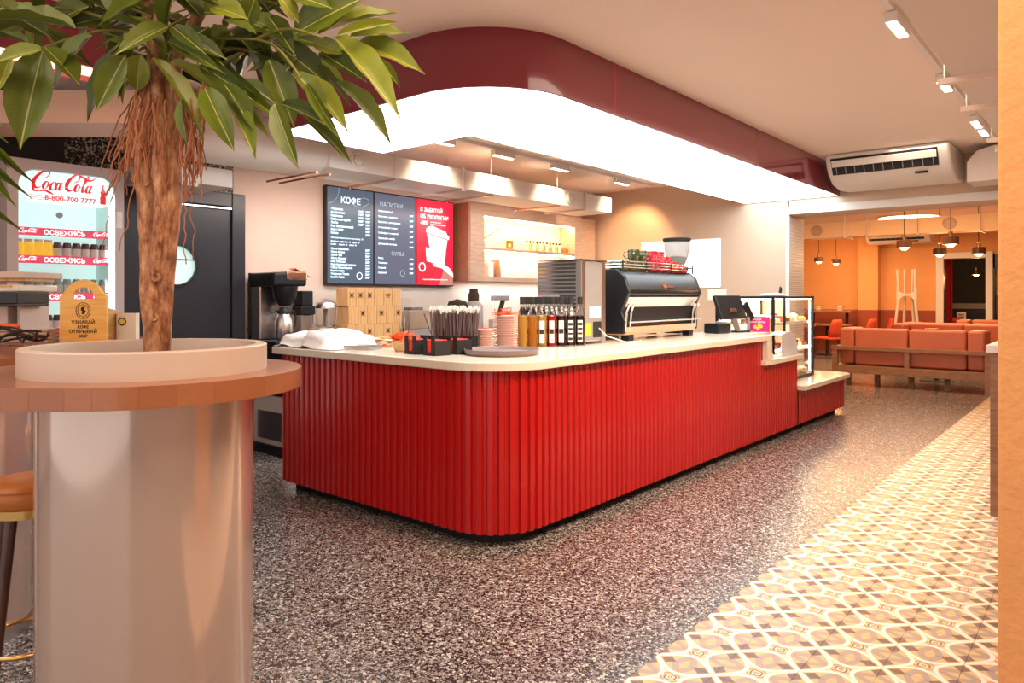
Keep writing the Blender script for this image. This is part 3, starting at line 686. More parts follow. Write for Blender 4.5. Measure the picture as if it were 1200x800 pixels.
o = sw.build('paper_straw_tips', M['paper'], t); o['kind'] = 'stuff'
# saucer stacks
def stack(x, y, n, r, label, grp):
    for k in range(n):
        if k == 0: s0 = MB().lathe([(0, 0), (r*.6, 0), (r*.66, .004), (r, .014), (r, .0165), (r*.62, .008), (0, .006)], 28).build('saucer', M['pinkcer'], smooth=50); o = s0
        else: o = s0.copy(); COL.objects.link(o)
        o.location = (x+random.uniform(-.002, .002), y+random.uniform(-.002, .002), CT+k*.0125)
        tag(o, ORD[k]+' '+label.replace('in the', 'from the bottom in the'), 'saucer', grp)
    return CT+n*.0125
random.seed(4)
z1 = stack(-3.34, 3.645, 11, .072, 'pink saucer in the shorter stack behind the round tray', 'pink saucers, shorter stack')
z2 = stack(-3.29, 3.82, 18, .090, 'pink saucer in the taller stack beside the syrup bottles', 'pink saucers, taller stack')
o = tag(MB().box(-.045, .045, -.01, .01, 0, .004).box(-.05, .04, -.03, -.012, .0, .006).build('sachet', M['scarlet']), 'red sachets lying on the shorter saucer stack', 'sachets'); o.location = (-3.34, 3.645, z1+.004)
o = tag(sticks(MB(), 26, .06, .012, .12, .12, 8, w=.008).build('sachet_heap', M['orange']), 'orange sachets heaped on the taller saucer stack', 'sachets'); o.location = (-3.29, 3.82, z2+.002); o['kind'] = 'stuff'
# round tray
o = tag(MB().lathe([(0, 0), (.215, 0), (.232, .028), (.236, .028), (.236, .022), (.222, -.001+.002), (.21, .007), (0, .007)], 48).build('round_tray', M['traybrown'], smooth=40), 'large round grey brown serving tray on the counter corner', 'tray'); o.location = on(-2.96, 3.40)
for dz in (.009,):
    o = dup(o, on(-2.96, 3.40)); o.location.z = CT+.0065+.0; o.location.z = CT+dz; o['label'] = 'round grey brown tray nested on top of another on the counter corner'
# syrup bottles
def bottle(loc, col, kind, label, cap='black', tall=True, rz=0):
    t = thing('syrup_bottle', label, 'bottle', loc, rz, 'syrup bottles on the counter')
    r = .034
    prof = [(0, 0), (r*.95, 0), (r, .006), (r, .228), (r*.85, .25), (.016, .285), (.014, .335), (.016, .337)] if tall else [(0, 0), (r*.95, 0), (r, .006), (r, .17), (r*.8, .195), (.016, .21), (.014, .235)]
    MB().lathe([(a, b) for a, b in prof], 20).build('glass_bottle', M['botglass'], t, smooth=50)
    top_ = .338 if tall else .233
    MB().lathe([(0, .008), (r-.004, .008), (r-.004, .222 if tall else .165), (.0, .23 if tall else .168)], 20).build('syrup', BM[col], t, smooth=50)
    MB().lathe([(.019, top_-.03), (.019, top_+.022), (0, top_+.024)], 16).build('cap', M['blackm'], t, smooth=40)
    if kind:
        a0 = -60; pts = arc(0, 0, r+.0006, -122, -58, 6); m = len(pts)
        mb = MB(); z0, z1 = (.03, .19) if tall else (.025, .15)
        mb.add([(x, y, z0) for x, y in pts]+[(x, y, z1) for x, y in pts], [(i, i+1, m+i+1, m+i) for i in range(m-1)])
        lbj = mb.build('paper_label', M['paper'], t, smooth=60)
        pts = arc(0, 0, r+.0011, -118, -62, 5); m = len(pts)
        for z0, z1 in (((.095, .13),) if kind == 1 else ((.045, .065), (.085, .10), (.12, .135), (.15, .172))):
            mb = MB(); mb.add([(x, y, z0) for x, y in pts]+[(x, y, z1) for x, y in pts], [(i, i+1, m+i+1, m+i) for i in range(m-1)])
            mb.build('label_print', M['ink'], lbj, smooth=60)
    return t
M['botglass'] = pm('bottle_glass', (.95, .93, .9), .03, trans=1.0, var=0, ior=1.2)
BM = {'amber': pm('amber_syrup', (.85, .32, .03), .05, trans=.55), 'gold': pm('golden_syrup', (.90, .52, .10), .05, trans=.6), 'dark': pm('dark_brown_syrup', (.035, .012, .01), .1), 'red': pm('red_syrup', (.45, .01, .01), .1), 'clear': pm('pale_syrup', (.75, .62, .5), .1)}
BX0, BY0, BX1, BY1 = -3.225, 3.93, -3.035, 4.37
bl = [('gold', 0, 'golden syrup bottle without label, first beside the saucers'), ('amber', 0, 'amber syrup bottle without label, second from the saucers'),
      ('gold', 1, 'golden syrup bottle with black banded white label'), ('red', 1, 'red syrup bottle in the front row'),
      ('dark', 1, 'dark syrup bottle just right of the red one'), ('dark', 2, 'dark syrup bottle with tall lettered label, second from the steel machine'),
      ('dark', 2, 'dark syrup bottle with tall lettered label nearest the steel machine')]
for i, (c, k, l) in enumerate(bl): bottle(on(BX0+(BX1-BX0)*i/6, BY0+(BY1-BY0)*i/6), c, k, l, rz=R(35))
for i, (c, l) in enumerate([('gold', 'golden syrup bottle in the back row behind the first bottle'), ('clear', 'pale syrup bottle in the back row, second from the saucers'), ('amber', 'amber syrup bottle in the back row, third from the saucers'), ('dark', 'dark syrup bottle in the back row behind the red one'), ('clear', 'pale syrup bottle in the back row behind the dark labelled bottles')]):
    bottle(on(BX0-.055+(BX1-BX0)*(i+.5)/6, BY0+.075+(BY1-BY0)*(i+.4)/6), c, 1, l, rz=R(35))
# ribbed steel machine seen from behind
sm = thing('under_bench_cooler', 'tall ribbed steel machine with brown side standing behind the syrup bottles', 'machine', on(-3.29, 4.6), 0)
a = Vector((-3.50, 4.42)); 
fx = frame((-3.04, 4.60, CT), (-.94, -.34, 0), (.34, -.94, 0))
# local box: x runs left along the ribbed face, y towards the customer
Mx = Matrix.Translation((-3.06, 4.55, CT)) @ Matrix.Rotation(0, 4, 'Z')
w_, dpt, H_ = .50, .30, .66
B(-3.50, -3.08, 4.455, 4.75, CT+.02, CT+.63).build('casing', M['steel'], sm, bevel=.006, world=True)
mb = MB()
for k in range(19): mb.box(-3.49, -3.125, 4.443, 4.457, CT+.06+k*.03, CT+.078+k*.03)
mb.build('louvres', M['chrome'], sm, world=True)['kind'] = 'stuff'
for y0 in (4.438, 4.715): B(-3.12, -3.068, y0, y0+.052, CT, CT+.64).build('corner_post', M['steel'], sm, bevel=.004, world=True)
B(-3.082, -3.074, 4.49, 4.715, CT+.03, CT+.625).build('side_panel', M['grey'], sm, world=True)
B(-3.51, -3.06, 4.433, 4.775, CT+.635, CT+.645).build('lid', M['chrome'], sm, world=True)
B(-3.074, -3.071, 4.55, 4.70, CT+.20, CT+.29).build('rating_plate', M['paper'], sm, world=True)
B(-3.074, -3.071, 4.495, 4.57, CT+.07, CT+.16).build('warning_sticker', M['yellow'], sm, world=True)
B(-3.074, -3.070, 4.60, 4.71, CT+.05, CT+.17).build('socket_panel', M['blackm'], sm, world=True)
B(-3.44, -3.28, 4.435, 4.444, CT+.30, CT+.38).build('control_box', M['grey'], sm, world=True)
o = MB().tube([(-3.06, 4.66, CT+.12), (-3.02, 4.70, CT+.06), (-2.94, 4.86, CT+.006), (-2.90, 5.0, CT+.006), (-2.98, 5.15, CT+.006), (-3.05, 5.20, CT+.01)], .005, 6).build('power_cable', M['paper'], None, smooth=60)
tag(o, 'thin white power cable on the counter between the steel machine and espresso machine', 'cable')
# espresso machine
em = thing('espresso_machine', 'large black espresso machine with chrome trim and cup rail', 'espresso machine', on(-3.2, 5.65), 0)
ex0, ex1, ey0, ey1 = -3.56, -3.02, 4.98, 6.28
def yprism(mb, poly, y0, y1, mi=0):   # poly in (x, z)
    return mb.prism(poly, -y1, -y0, mi, Matrix(((1,0,0,0),(0,0,-1,0),(0,1,0,0),(0,0,0,1))))
z = CT
up = [(-3.60, z+.36), (-3.01, z+.36), (-2.985, z+.40), (-3.03, z+.52), (-3.09, z+.575), (-3.60, z+.575)]
yprism(MB(), up, ey0+.0, ey1).build('upper_body', M['black'], em, bevel=.02, world=True, smooth=40)
yprism(MB(), [(-3.56, z+.12), (-3.07, z+.12), (-3.055, z+.28), (-3.56, z+.28)], ey0+.04, ey1-.04).build('lower_body', M['black'], em, bevel=.01, world=True)
yprism(MB(), [(-3.58, z+.275), (-3.05, z+.275), (-3.0, z+.36), (-3.58, z+.36)], ey0+.01, ey1-.01).build('chrome_band', M['steel'], em, world=True, bevel=.004)
yprism(MB(), [(-3.60, z+.05), (-3.04, z+.05), (-3.02, z+.12), (-3.60, z+.12)], ey0+.02, ey1-.02).build('base_tray', M['copper'], em, bevel=.006, world=True)
for x in (-3.50, -3.12):
    for y in (ey0+.1, ey1-.12): B(x, x+.07, y, y+.08, z, z+.05).build('foot', M['black'], em, world=True)
for y in (ey0-.005, ey1-.035):
    yprism(MB(), [(-3.60, z+.06), (-3.03, z+.06), (-3.02, z+.16), (-3.055, z+.24), (-3.0, z+.36), (-2.98, z+.40), (-3.03, z+.53), (-3.10, z+.585), (-3.30, z+.585), (-3.40, z+.52), (-3.60, z+.52)], y, y+.04).build('side_cheek', M['black'], em, bevel=.008, world=True)
for y in (ey0+.02, ey0+.09, ey1-.10, ey1-.03): MB().tube([(-3.035, y, z+.08), (-3.02, y, z+.24), (-2.995, y, z+.30)], .011, 8).build('chrome_post', M['chrome'], em, smooth=50, world=True)
MB().tube([(-2.985, ey0, z+.155), (-2.985, ey1, z+.155)], .006, 8).build('work_rail', M['chrome'], em, smooth=50, world=True)
for zz in (.60, .625, .65):
    MB().tube([(-3.58, ey0+.02, z+zz), (-3.08, ey0+.02, z+zz), (-3.06, ey0+.04, z+zz), (-3.06, ey1-.04, z+zz), (-3.08, ey1-.02, z+zz), (-3.58, ey1-.02, z+zz)], .005, 6).build('cup_rail', M['chrome'], em, smooth=50, world=True)
for y in (ey0+.03, ey0+.4, ey0+.85, ey1-.03): MB().tube([(-3.06, y, z+.57), (-3.06, y, z+.655)], .006, 6).build('rail_post', M['blackm'], em, world=True)
T = frame((-3.004, 5.60, z+.46), (0, 1, 0), (-.35, 0, 1))
o = MB().lathe([(.0, .005), (.034, .005), (.034, -.004)], 20, M=T).tube([(-.02, .012, .006), (.0, .02, .007), (.01, .005, .007), (-.008, -.005, .007), (.004, -.02, .007), (.022, -.012, .006)], .003, 6, M=T)
o.prism([(.035, -.022), (.155, -.022), (.165, -.002), (.045, -.002)], -.004, .004, M=T)
o.build('badge', M['copper'], em, world=True)
B(-2.997, -2.99, 6.07, 6.24, z+.425, z+.432).build('trim_line', M['copper'], em, world=True)
# cups on the machine
def cup(loc, mat, label, grp, rz=0, r=.042, h=.075, flip=False):
    t = thing('cup', label, 'cup', loc, rz, grp)
    pr = [(r*.62, 0), (r*.8, .01), (r, h*.6), (r*.98, h), (r*.93, h), (r*.92, h*.6), (r*.6, .01), (0, .008)]
    if flip: pr = [(a, h-b) for a, b in pr]
    MB().lathe(pr, 20, caps=False).build('cup_body', mat, t, smooth=50)
    mb = MB(); pts = [(r*.9, 0, h*.85), (r*1.45, 0, h*.8), (r*1.6, 0, h*.5), (r*1.3, 0, h*.25), (r*.85, 0, h*.25)]
    mb.tube(pts, .005, 6).build('handle', mat, t, smooth=60)
    return t
CZ2 = z+.577
def ringcup(mat, name): return mat
gm, nt, b = newmat('dark_green_cup_glaze')
def dots(name, base, dot, sc=34):
    m, nt, b = newmat(name); tc = nt.nodes.new('ShaderNodeTexCoord'); v = nt.nodes.new('ShaderNodeTexVoronoi'); v.inputs['Scale'].default_value = sc; v.inputs['Randomness'].default_value = .25
    nt.links.new(tc.outputs['Object'], v.inputs['Vector']); x = mth(nt, 'MULTIPLY', mth(nt, 'GREATER_THAN', v.outputs[0], .30), mth(nt, 'LESS_THAN', v.outputs[0], .42))
    nt.links.new(mixc(nt, x, base, dot), b.inputs['Base Color']); b.inputs['Roughness'].default_value = .25; return m
GC = dots('green_ring_pattern_glaze', (.06, .075, .035), (.45, .45, .30)); RC = dots('red_ring_pattern_glaze', (.62, .015, .05), (.85, .35, .35))
for i, (x, y, k) in enumerate([(-3.12, 5.12, 0), (-3.13, 5.24, 0), (-3.14, 5.35, 0), (-3.24, 5.17, 0), (-3.25, 5.30, 0)]):
    cup((x, y, CZ2), GC, ORD[i]+' dark green cup in the bottom row on the espresso machine', 'dark green cups, bottom row', rz=R(200+i*30), r=.05, h=.085)
cup((-3.13, 5.30, CZ2+.086), GC, 'dark green ringed cup standing on others, handle to the left', 'dark green cups, upper row', rz=R(215), r=.055, h=.095)
cup((-3.14, 5.43, CZ2+.086), GC, 'dark green ringed cup on top, nearest the red cups', 'dark green cups, upper row', rz=R(60), r=.055, h=.095)
cup((-3.14, 5.47, CZ2), GC, 'dark green cup in the bottom row beside the red cups', 'dark green cups, bottom row', rz=R(60), r=.05, h=.085)
random.seed(3)
for i, (y, n_) in enumerate([(5.60, 4), (5.72, 4), (5.84, 3), (5.96, 2), (6.08, 1), (6.18, 1)]):
    for k in range(n_):
        cup((-3.13, y, CZ2+k*.040), RC, f'red ringed cup on the espresso machine, {["first","second","third","fourth","fifth","sixth"][i]} column from the green cups, {["bottom","second","third","top"][k]}', f'red cups, column {i+1}', rz=R(random.uniform(60, 300)), r=.056, h=.062)
# grinder behind the machine
g = thing('coffee_grinder', 'coffee grinder with a big conical bean hopper behind the espresso machine', 'coffee grinder', on(-3.36, 6.52))
B(-.09, .09, -.12, .12, 0, .50).build('body', M['black'], g, bevel=.02)
MB().lathe([(.05, .50), (.055, .58), (.045, .60)], 20).build('neck', M['grey'], g, smooth=50)
MB().lathe([(.045, .60), (.112, .76), (.130, .90), (.130, .92), (.127, .92), (.124, .90), (.106, .76), (.04, .605)], 28, caps=False).build('hopper', pm('hopper_plastic', (.75, .72, .70), .1, trans=.75, var=0, ior=1.2), g, smooth=40)
MB().lathe([(.0, .605), (.038, .61), (.098, .75), (.0, .77)], 24).build('coffee_beans', pm('coffee_beans', (.07, .03, .02), .6, var=.6, scale=120, bump=1), g, smooth=40)
MB().lathe([(.132, .905), (.138, .92), (.138, .94), (.0, .945)], 28).build('lid', M['blackm'], g, smooth=40)
# till area
t = thing('receipt_printer', 'small black receipt printer with a white slip beside the till', 'printer', on(-3.02, 6.74), R(-10))
B(-.10, .08, -.11, .09, 0, .10).build('body', M['black'], t, bevel=.015)
B(-.10, .03, .10, .18, 0, .11).build('terminal_dock', M['grey'], t, bevel=.01)
B(-.05, .03, -.06, -.0, .101, .104).build('paper_slip', M['paper'], t)
KIDS(t)[-1].rotation_euler = (0, -.35, .4); KIDS(t)[-1].location = (.06, .01, .03)
t = thing('pos_terminal', 'black point of sale screen on a chrome stand seen from behind', 'till', on(-3.0, 7.08), R(-18))
MB().box(-.14, .12, -.10, .10, 0, .02).build('base', M['black'], t, bevel=.005)
MB().box(-.02, .0, -.035, .035, -.02, .25, M=Matrix.Translation((.05, 0, .02)) @ Matrix.Rotation(R(-25), 4, 'Y')).build('stand', M['steel'], t)
MB().box(-.02, .02, -.19, .19, -.12, .14, M=Matrix.Translation((-.06, 0, .24)) @ Matrix.Rotation(R(-22), 4, 'Y')).build('screen', M['black'], t, bevel=.008)
MB().box(-.005, .005, -.05, .05, -.06, -.01, M=Matrix.Translation((-.03, 0, .25)) @ Matrix.Rotation(R(-22), 4, 'Y')).build('logo_plate', M['copper'], t)
t = thing('customer_display', 'white backed customer display standing above the till', 'display', on(-3.20, 7.10), R(-20))
B(-.012, .012, -.012, .012, 0, .32).build('pole', M['blackm'], t); B(-.012, .012, -.13, .13, .32, .44).build('screen', M['paper'], t, bevel=.006)
t = thing('card_terminal_stand', 'black angled card terminal arm beside the magenta promo card', 'card terminal', on(-2.90, 7.20), R(-20))
MB().lathe([(.05, 0), (.05, .008), (.012, .012), (.012, .16), (0, .16)], 16).build('pole', M['grey'], t, smooth=40)
MB().box(-.012, .012, -.035, .035, -.09, .11, M=Matrix.Translation((0, 0, .2)) @ Matrix.Rotation(R(35), 4, 'X')).build('terminal', M['black'], t, bevel=.006)
t = thing('promo_card_box', 'magenta promotional card on a yellow box beside the till', 'card', on(-2.84, 7.32), R(5))
Mp = Matrix.Rotation(R(-8), 4, 'X')
B(-.105, .105, -.03, .03, 0, .14).build('box', M['yellow'], t)
pcard = MB().box(-.115, .115, -.036, -.031, .0, .155).build('card', M['magenta'], t)
mb = MB()
for k, s_ in enumerate(('ПОПРОБУЙ', 'НОВЫЕ ВКУСЫ')): text_mb(mb, s_, .022, frame((-.09, -.0365, .118-.026*k), (1, 0, 0), (0, 0, 1)), bold=.0006)
mb.build('lettering', M['paper'], pcard)
mb = MB()
for x, z_ in ((-.03, .05), (.0, .035), (.03, .055), (.01, .07)): mb.lathe([(.0, .0015), (.018, .0015), (.018, -.001)], 14, M=frame((x, -.0365, z_), (1, 0, 0), (0, 0, 1)))
mb.build('printed_fruit', M['yellow'], pcard)
# acrylic shell with papers on the low bag shelf
t = thing('acrylic_guard', 'white frosted curved acrylic holder on the low shelf beside the display case', 'holder', (-2.58, 7.34, .80))
pr = [(-.24, 0), (-.24, .20)]+[(-.24+.0+.30*math.sin(R(a)), .20-.0+(.09*math.cos(R(a))-.09)) for a in range(0, 1)]
pts = [(-.24, .22), (-.10, .245), (.04, .235), (.14, .19), (.20, .12), (.22, .04), (.22, 0), (-.24, 0)]
acr = pm('frosted_acrylic', (.86, .84, .90), .25, trans=.35, var=0)
MB().prism(pts, -.002, .002, M=frame((.05, 0, 0), (0, 1, 0), (0, 0, 1))).build('front_sheet', acr, t)
MB().prism(pts[:7]+[(p[0]*.985, p[1]-.005) for p in reversed(pts[:7])], -.12, -.003, M=frame((.05, 0, 0), (0, 1, 0), (0, 0, 1))).build('curved_cover', acr, t)
o = tag(B(-.05, .05, -.16, -.02, 0, .055).build('leaflet_box', M['pinkcer'], bevel=.003), 'small pale pink leaflet box on the low shelf', 'box'); o.location = (-2.60, 6.95, .80)
o = tag(B(-.03, .03, -.05, .05, 0, .02).build('leaflet_pile', M['paper'], bevel=.002), 'small pile of white leaflets on the low shelf', 'leaflets'); o.location = (-2.56, 7.03, .80)
# ================================================================ menu wall
def screen(y0, y1, label):
    t = thing('menu_screen', label, 'screen', (XW+.07, (y0+y1)/2, 2.01), 0, 'menu screens on the wall')
    MB().box(XW+.005, XW+.065, y0+.002, y1-.002, 1.515, 2.51).build('housing', M['black'], t, bevel=.003, world=True)
    return t
SX = XW+.066
scr_dark = pm('menu_screen_dark', (.03, .04, .06), .25, emis=(.055, .075, .105), es=.9)
scr_txt = emit('menu_text', (.62, .85, .95), .9); scr_txt2 = emit('menu_text_dim', (.35, .48, .58), .7)
def tf_(y, z): return frame((SX+.0035, y, z), (0, 1, 0), (0, 0, 1))
t = screen(4.25, 4.845, 'dark menu screen headed КОФЕ with a price list, leftmost of three')
B(SX-.001, SX+.003, 4.262, 4.833, 1.53, 2.495).build('display', scr_dark, t, world=True)
mb = MB(); text_mb(mb, 'КОФЕ', .088, tf_(4.42, 2.345), bold=.0012)
for k, (a, c) in enumerate([('Эспрессо', 1), ('Американо', 1), ('Капучино', 1), ('Капучино круто', 1), ('Латте', 1), ('Раф классический', 0), ('Флэт Уайт', 0), ('Какао', 0)]):
    zz = 2.268-.0345*k; text_mb(mb, a, .031, tf_(4.30, zz), bold=.0007); text_mb(mb, '150₽', .029, tf_(4.73, zz), bold=.0007)
    if c: text_mb(mb, '120₽', .029, tf_(4.64, zz), bold=.0007)
text_mb(mb, 'Альтернативное молоко на выбор  50', .022, tf_(4.30, 1.982)); text_mb(mb, 'Добавьте  карамель  40   сироп  40', .021, tf_(4.30, 1.945), bold=.0004); text_mb(mb, 'в кофе     ваниль  40    халва  40', .021, tf_(4.30, 1.916), bold=.0004)
for k, a in enumerate(['Латте Карамель', 'Латте Халва', 'Латте Чиз', 'Латте Лесной', 'Раф Лаванда', 'Раф Имбирный пряник', 'Глясе Пломбирный', 'Бамбл Кофе', 'Эспрессо Тоник', 'Бамбл Кофе']):
    zz = 1.868-.0315*k; text_mb(mb, a, .028, tf_(4.30, zz), bold=.0006); text_mb(mb, '220₽', .028, tf_(4.73, zz), bold=.0007)
o = mb.build('lettering', scr_txt, t, world=True)
mb = MB()
mb.lathe([(.030, 0), (.038, 0), (.038, .001), (.030, .001), (.030, 0)], 24, M=tf_(4.655, 1.61), caps=False); mb.build('round_emblem', scr_txt, t, world=True)
mb = MB(); mb.tube([(SX+.004, 4.27+.13*math.sin(a/10*1.6), 2.33+.16*(1-math.cos(a/10*1.6))) for a in range(11)], .0016, 5)
mb.tube([(SX+.004, 4.68+.10*math.cos(a/20*6.28), 2.37+.045*math.sin(a/20*6.28)+.02*math.cos(a/20*6.28)) for a in range(20)], .0016, 5, closed=True); mb.build('line_drawing', scr_txt2, t, world=True)
t = screen(4.845, 5.44, 'dark menu screen with dim drinks list, middle of three')
B(SX-.001, SX+.003, 4.857, 5.428, 1.53, 2.495).build('display', pm('menu_screen_dark_2', (.04, .04, .06), .25, emis=(.065, .072, .105), es=1.1), t, world=True)
mb = MB(); text_mb(mb, 'НАПИТКИ', .066, tf_(4.92, 2.36), bold=-.0008); text_mb(mb, 'СУПЫ', .060, tf_(5.08, 1.84), bold=-.0008)
mb.lathe([(.030, 0), (.034, 0), (.034, .001), (.030, .001), (.030, 0)], 24, M=tf_(5.24, 1.65), caps=False)
mb.build('heading', scr_txt2, t, world=True)
mb = MB()
for k, a in enumerate(['Цитрусовый чай', 'Облепиха с имбирем', 'Брусника с розмарином', 'Зеленый чай с манго', 'Грейпфрут с малиной', 'Травяной с мятой', 'Домашний лимонад']):
    zz = 2.30-.058*k; text_mb(mb, a, .026, tf_(4.90, zz), bold=.0004); text_mb(mb, '250₽', .026, tf_(5.34, zz-.02), bold=.0005)
for k, a in enumerate(['Борщ', 'Томатный', 'Сырный', 'Куриный']):
    zz = 1.80-.052*k; text_mb(mb, a, .026, tf_(4.90, zz), bold=.0004); text_mb(mb, '290₽', .026, tf_(5.34, zz), bold=.0005)
mb.build('lettering', scr_txt, t, world=True)
t = screen(5.44, 6.035, 'red poster screen with a white takeaway cup, rightmost of three')
B(SX-.001, SX+.003, 5.452, 6.023, 1.53, 2.495).build('display', pm('red_screen', (.5, .01, .03), .25, emis=(.72, .012, .04), es=.85), t, world=True)
mb = MB(); text_mb(mb, 'С ЗАБОТОЙ', .060, tf_(5.50, 2.36), bold=.0009); text_mb(mb, 'ОБ ЭКОЛОГИИ', .060, tf_(5.50, 2.285), bold=.0009); text_mb(mb, '-30%', .056, tf_(5.50, 2.215), bold=.0009)
text_mb(mb, 'на кофе в свою', .022, tf_(5.66, 2.24)); text_mb(mb, 'многоразовую кружку', .022, tf_(5.66, 2.215)); text_mb(mb, 'Акция действует во всех кофейнях сети', .02, tf_(5.54, 1.585))
mb.build('lettering', emit('poster_white', (1, .86, .86), .95), t, world=True)
def pl2(poly, th=.0012, z=0): return MB().prism(poly, z, z+th, M=frame((SX+.003, 0, 0), (0, 1, 0), (0, 0, 1)))
pl2([(5.452, 1.53), (5.452, 1.98), (5.60, 2.03), (5.78, 1.75), (5.62, 1.53)], .0004).build('printed_shadow', pm('poster_dark_red', (.3, .01, .02), .3, emis=(.42, .008, .025), es=.8), t, world=True)
pl2([(5.60, 2.12), (5.93, 2.055), (5.86, 1.72), (5.70, 1.745)], .0012).build('printed_cup', emit('poster_pink', (.88, .55, .60), .8), t, world=True)
o = pl2([(5.585, 1.955), (5.80, 1.915), (5.90, 1.90), (5.87, 1.75), (5.66, 1.79), (5.60, 1.80)], .001, .0012); o.prism([(5.61, 2.185), (5.68, 2.205), (5.90, 2.15), (5.92, 2.115), (5.955, 2.095), (5.95, 2.06), (5.59, 2.13), (5.595, 2.165)], .0012, .0026, M=frame((SX+.003, 0, 0), (0, 1, 0), (0, 0, 1)))
o.prism([(5.76, 1.775), (5.82, 1.80), (5.98, 1.715), (6.02, 1.66), (6.02, 1.615), (5.98, 1.64)], .0012, .0026, M=frame((SX+.003, 0, 0), (0, 1, 0), (0, 0, 1)))
o.lathe([(.040, .001), (.052, .001), (.052, .0026), (.040, .0026), (.040, .001)], 24, M=frame((SX+.003, 5.53, 1.73), (0, 1, 0), (0, 0, 1)), caps=False)
o.build('printed_lid_and_sleeve', emit('poster_cup_white', (1, .93, .95), .9), t, world=True)
pl2([(5.80, 1.53), (5.88, 1.74), (5.98, 1.65), (6.02, 1.60), (6.02, 1.53)], .0008).build('printed_second_cup', pm('poster_brown', (.3, .12, .1), .3, emis=(.38, .15, .12), es=.7), t, world=True)
# niche cabinet
nc = thing('wall_cabinet', 'pale veneered wall cabinet with two glowing open shelves', 'cabinet', (-5.9, 7.3, 1.58))
mb = MB().box(-5.82, -5.78, 6.09, 6.33, 1.58, 2.50).box(-5.82, -5.78, 8.2, 8.70, 1.58, 2.50).box(-5.82, -5.78, 6.33, 8.2, 2.36, 2.50).box(-5.82, -5.78, 6.33, 8.2, 1.58, 1.63)
mb.build('front_frame', M['cabwood'], nc, world=True)
B(-6.068, -5.82, 6.09, 6.11, 1.58, 2.50).build('side_panel', M['cabdark'], nc, world=True)
MB().box(-6.068, -6.05, 6.11, 8.7, 1.60, 2.48).build('back_panel', pm('cabinet_back', (.86, .72, .5), .6), nc, world=True)
B(-6.05, -5.82, 6.11, 8.7, 1.58, 1.60).build('bottom_panel', M['cabwood'], nc, world=True); B(-6.05, -5.82, 6.11, 8.7, 2.48, 2.50).build('top_panel', M['cabwood'], nc, world=True)
B(-6.05, -5.82, 8.2, 8.23, 1.60, 2.48).build('inner_side', M['cabwood'], nc, world=True)
B(-6.05, -5.79, 6.13, 8.2, 1.955, 1.99).build('shelf', M['cabwood'], nc, world=True)
B(-5.86, -5.835, 6.35, 8.18, 2.35, 2.358).build('light_strip', emit('shelf_led', (1, .72, .36), 60), nc, world=True)
B(-5.86, -5.835, 6.35, 8.18, 1.945, 1.953).build('light_strip', emit('shelf_led_low', (1, .78, .48), 60), nc, world=True)
t = thing('reed_vase', 'small brown vase with a slanting reed on the upper cabinet shelf', 'vase', (-5.95, 6.46, 1.99))
MB().lathe([(.03, 0), (.045, .03), (.04, .07), (.018, .10), (.02, .12)], 18).build('vase', M['walnut'], t, smooth=50); MB().tube([(0, 0, .09), (.03, .30, .26)], .006, 6).build('reed', M['ink'], t)
t = tag(MB().box(-.01, .01, -.05, -.01, .0, .12).box(-.01, .01, -.01, .03, .08, .12).box(-.01, .01, -.01, .03, .0, .04).box(-.01, .01, .04, .08, 0, .12).build('wooden_letters', M['brass']), 'small cut out brown letters beside the reed on the upper cabinet shelf', 'ornament'); t.location = (-5.93, 6.95, 1.99)
for k in range(11):
    ok_ = k
    o = MB().lathe([(.022, 0), (.022, .09), (.01, .11), (.01, .13)], 12).build('spice_jar', M['brass'] if k % 2 else M['stone'], smooth=50); o.location = (-5.93, 7.32+k*.072, 1.99)
    MB().lathe([(.014, .115), (.014, .14), (0, .141)], 10).build('cap', M['ink'], o)
    tag(o, ORD[k]+' from the left of the small dark capped jars, upper cabinet shelf', 'jar', 'row of small jars on the upper cabinet shelf')
t = tag(MB().lathe([(0, 0), (.05, .01), (.06, .06), (.03, .09), (0, .10)], 16).build('round_ornament', M['orange'], smooth=50), 'small orange round ornament at the right end of the upper shelf', 'ornament'); t.location = (-5.93, 8.15, 1.99)
for k, (yy_, h, mt, nm) in enumerate([(6.45, .22, 'cabwood', 'tall tan box'), (6.56, .19, 'paper', 'white box'), (6.68, .22, 'cabdark', 'brown box'), (6.78, .15, 'paper', 'low white box'), (7.2, .20, 'stone', 'cream canister'), (7.45, .16, 'stone', 'short cream canister')]):
    o = B(-.05, .05, -.035, .035, 0, h).build('box' if k < 4 else 'canister', M[mt], bevel=.004); o.location = (-5.92, yy_, 1.63); tag(o, f'{nm} on the lower glowing cabinet shelf', 'box' if k < 4 else 'canister')
# back counter
BC = .95
bc = thing('back_counter', 'black back counter along the menu wall under the screens', 'counter', (-5.75, 6, 0))
MB().box(-6.06, -5.42, 3.44, 8.74, .55, BC-.03).box(-6.06, -5.42, 4.1, 8.74, .08, .55).box(-6.04, -5.45, 3.46, 8.7, 0.0, .08).build('cabinet_body', M['black'], bc, world=True)
MB().box(-6.065, -5.39, 3.42, 8.76, BC-.03, BC).build('worktop', M['blackm'], bc, world=True)
for k in range(6): B(-5.42, -5.40, 4.12+k*.77, 4.87+k*.77, .10, BC-.05).build('cabinet_door', M['black'], bc, bevel=.003, world=True)
t = thing('small_fridge', 'low white appliance under the end of the black back counter', 'appliance', (-5.75, 3.78, .08)); 
B(-.28, .28, -.30, .28, 0, .44).build('body', M['white'], t, bevel=.01); B(-.2, .2, -.31, -.30, .05, .30).build('door', M['steel'], t, bevel=.004)
sp_ = pm('splash_stone', (.66, .58, .53), .3, var=.15, scale=3)
struct(B(XW+.001, XW+.012, 3.44, 8.76, BC, 1.50).build('trim_2', sp_))
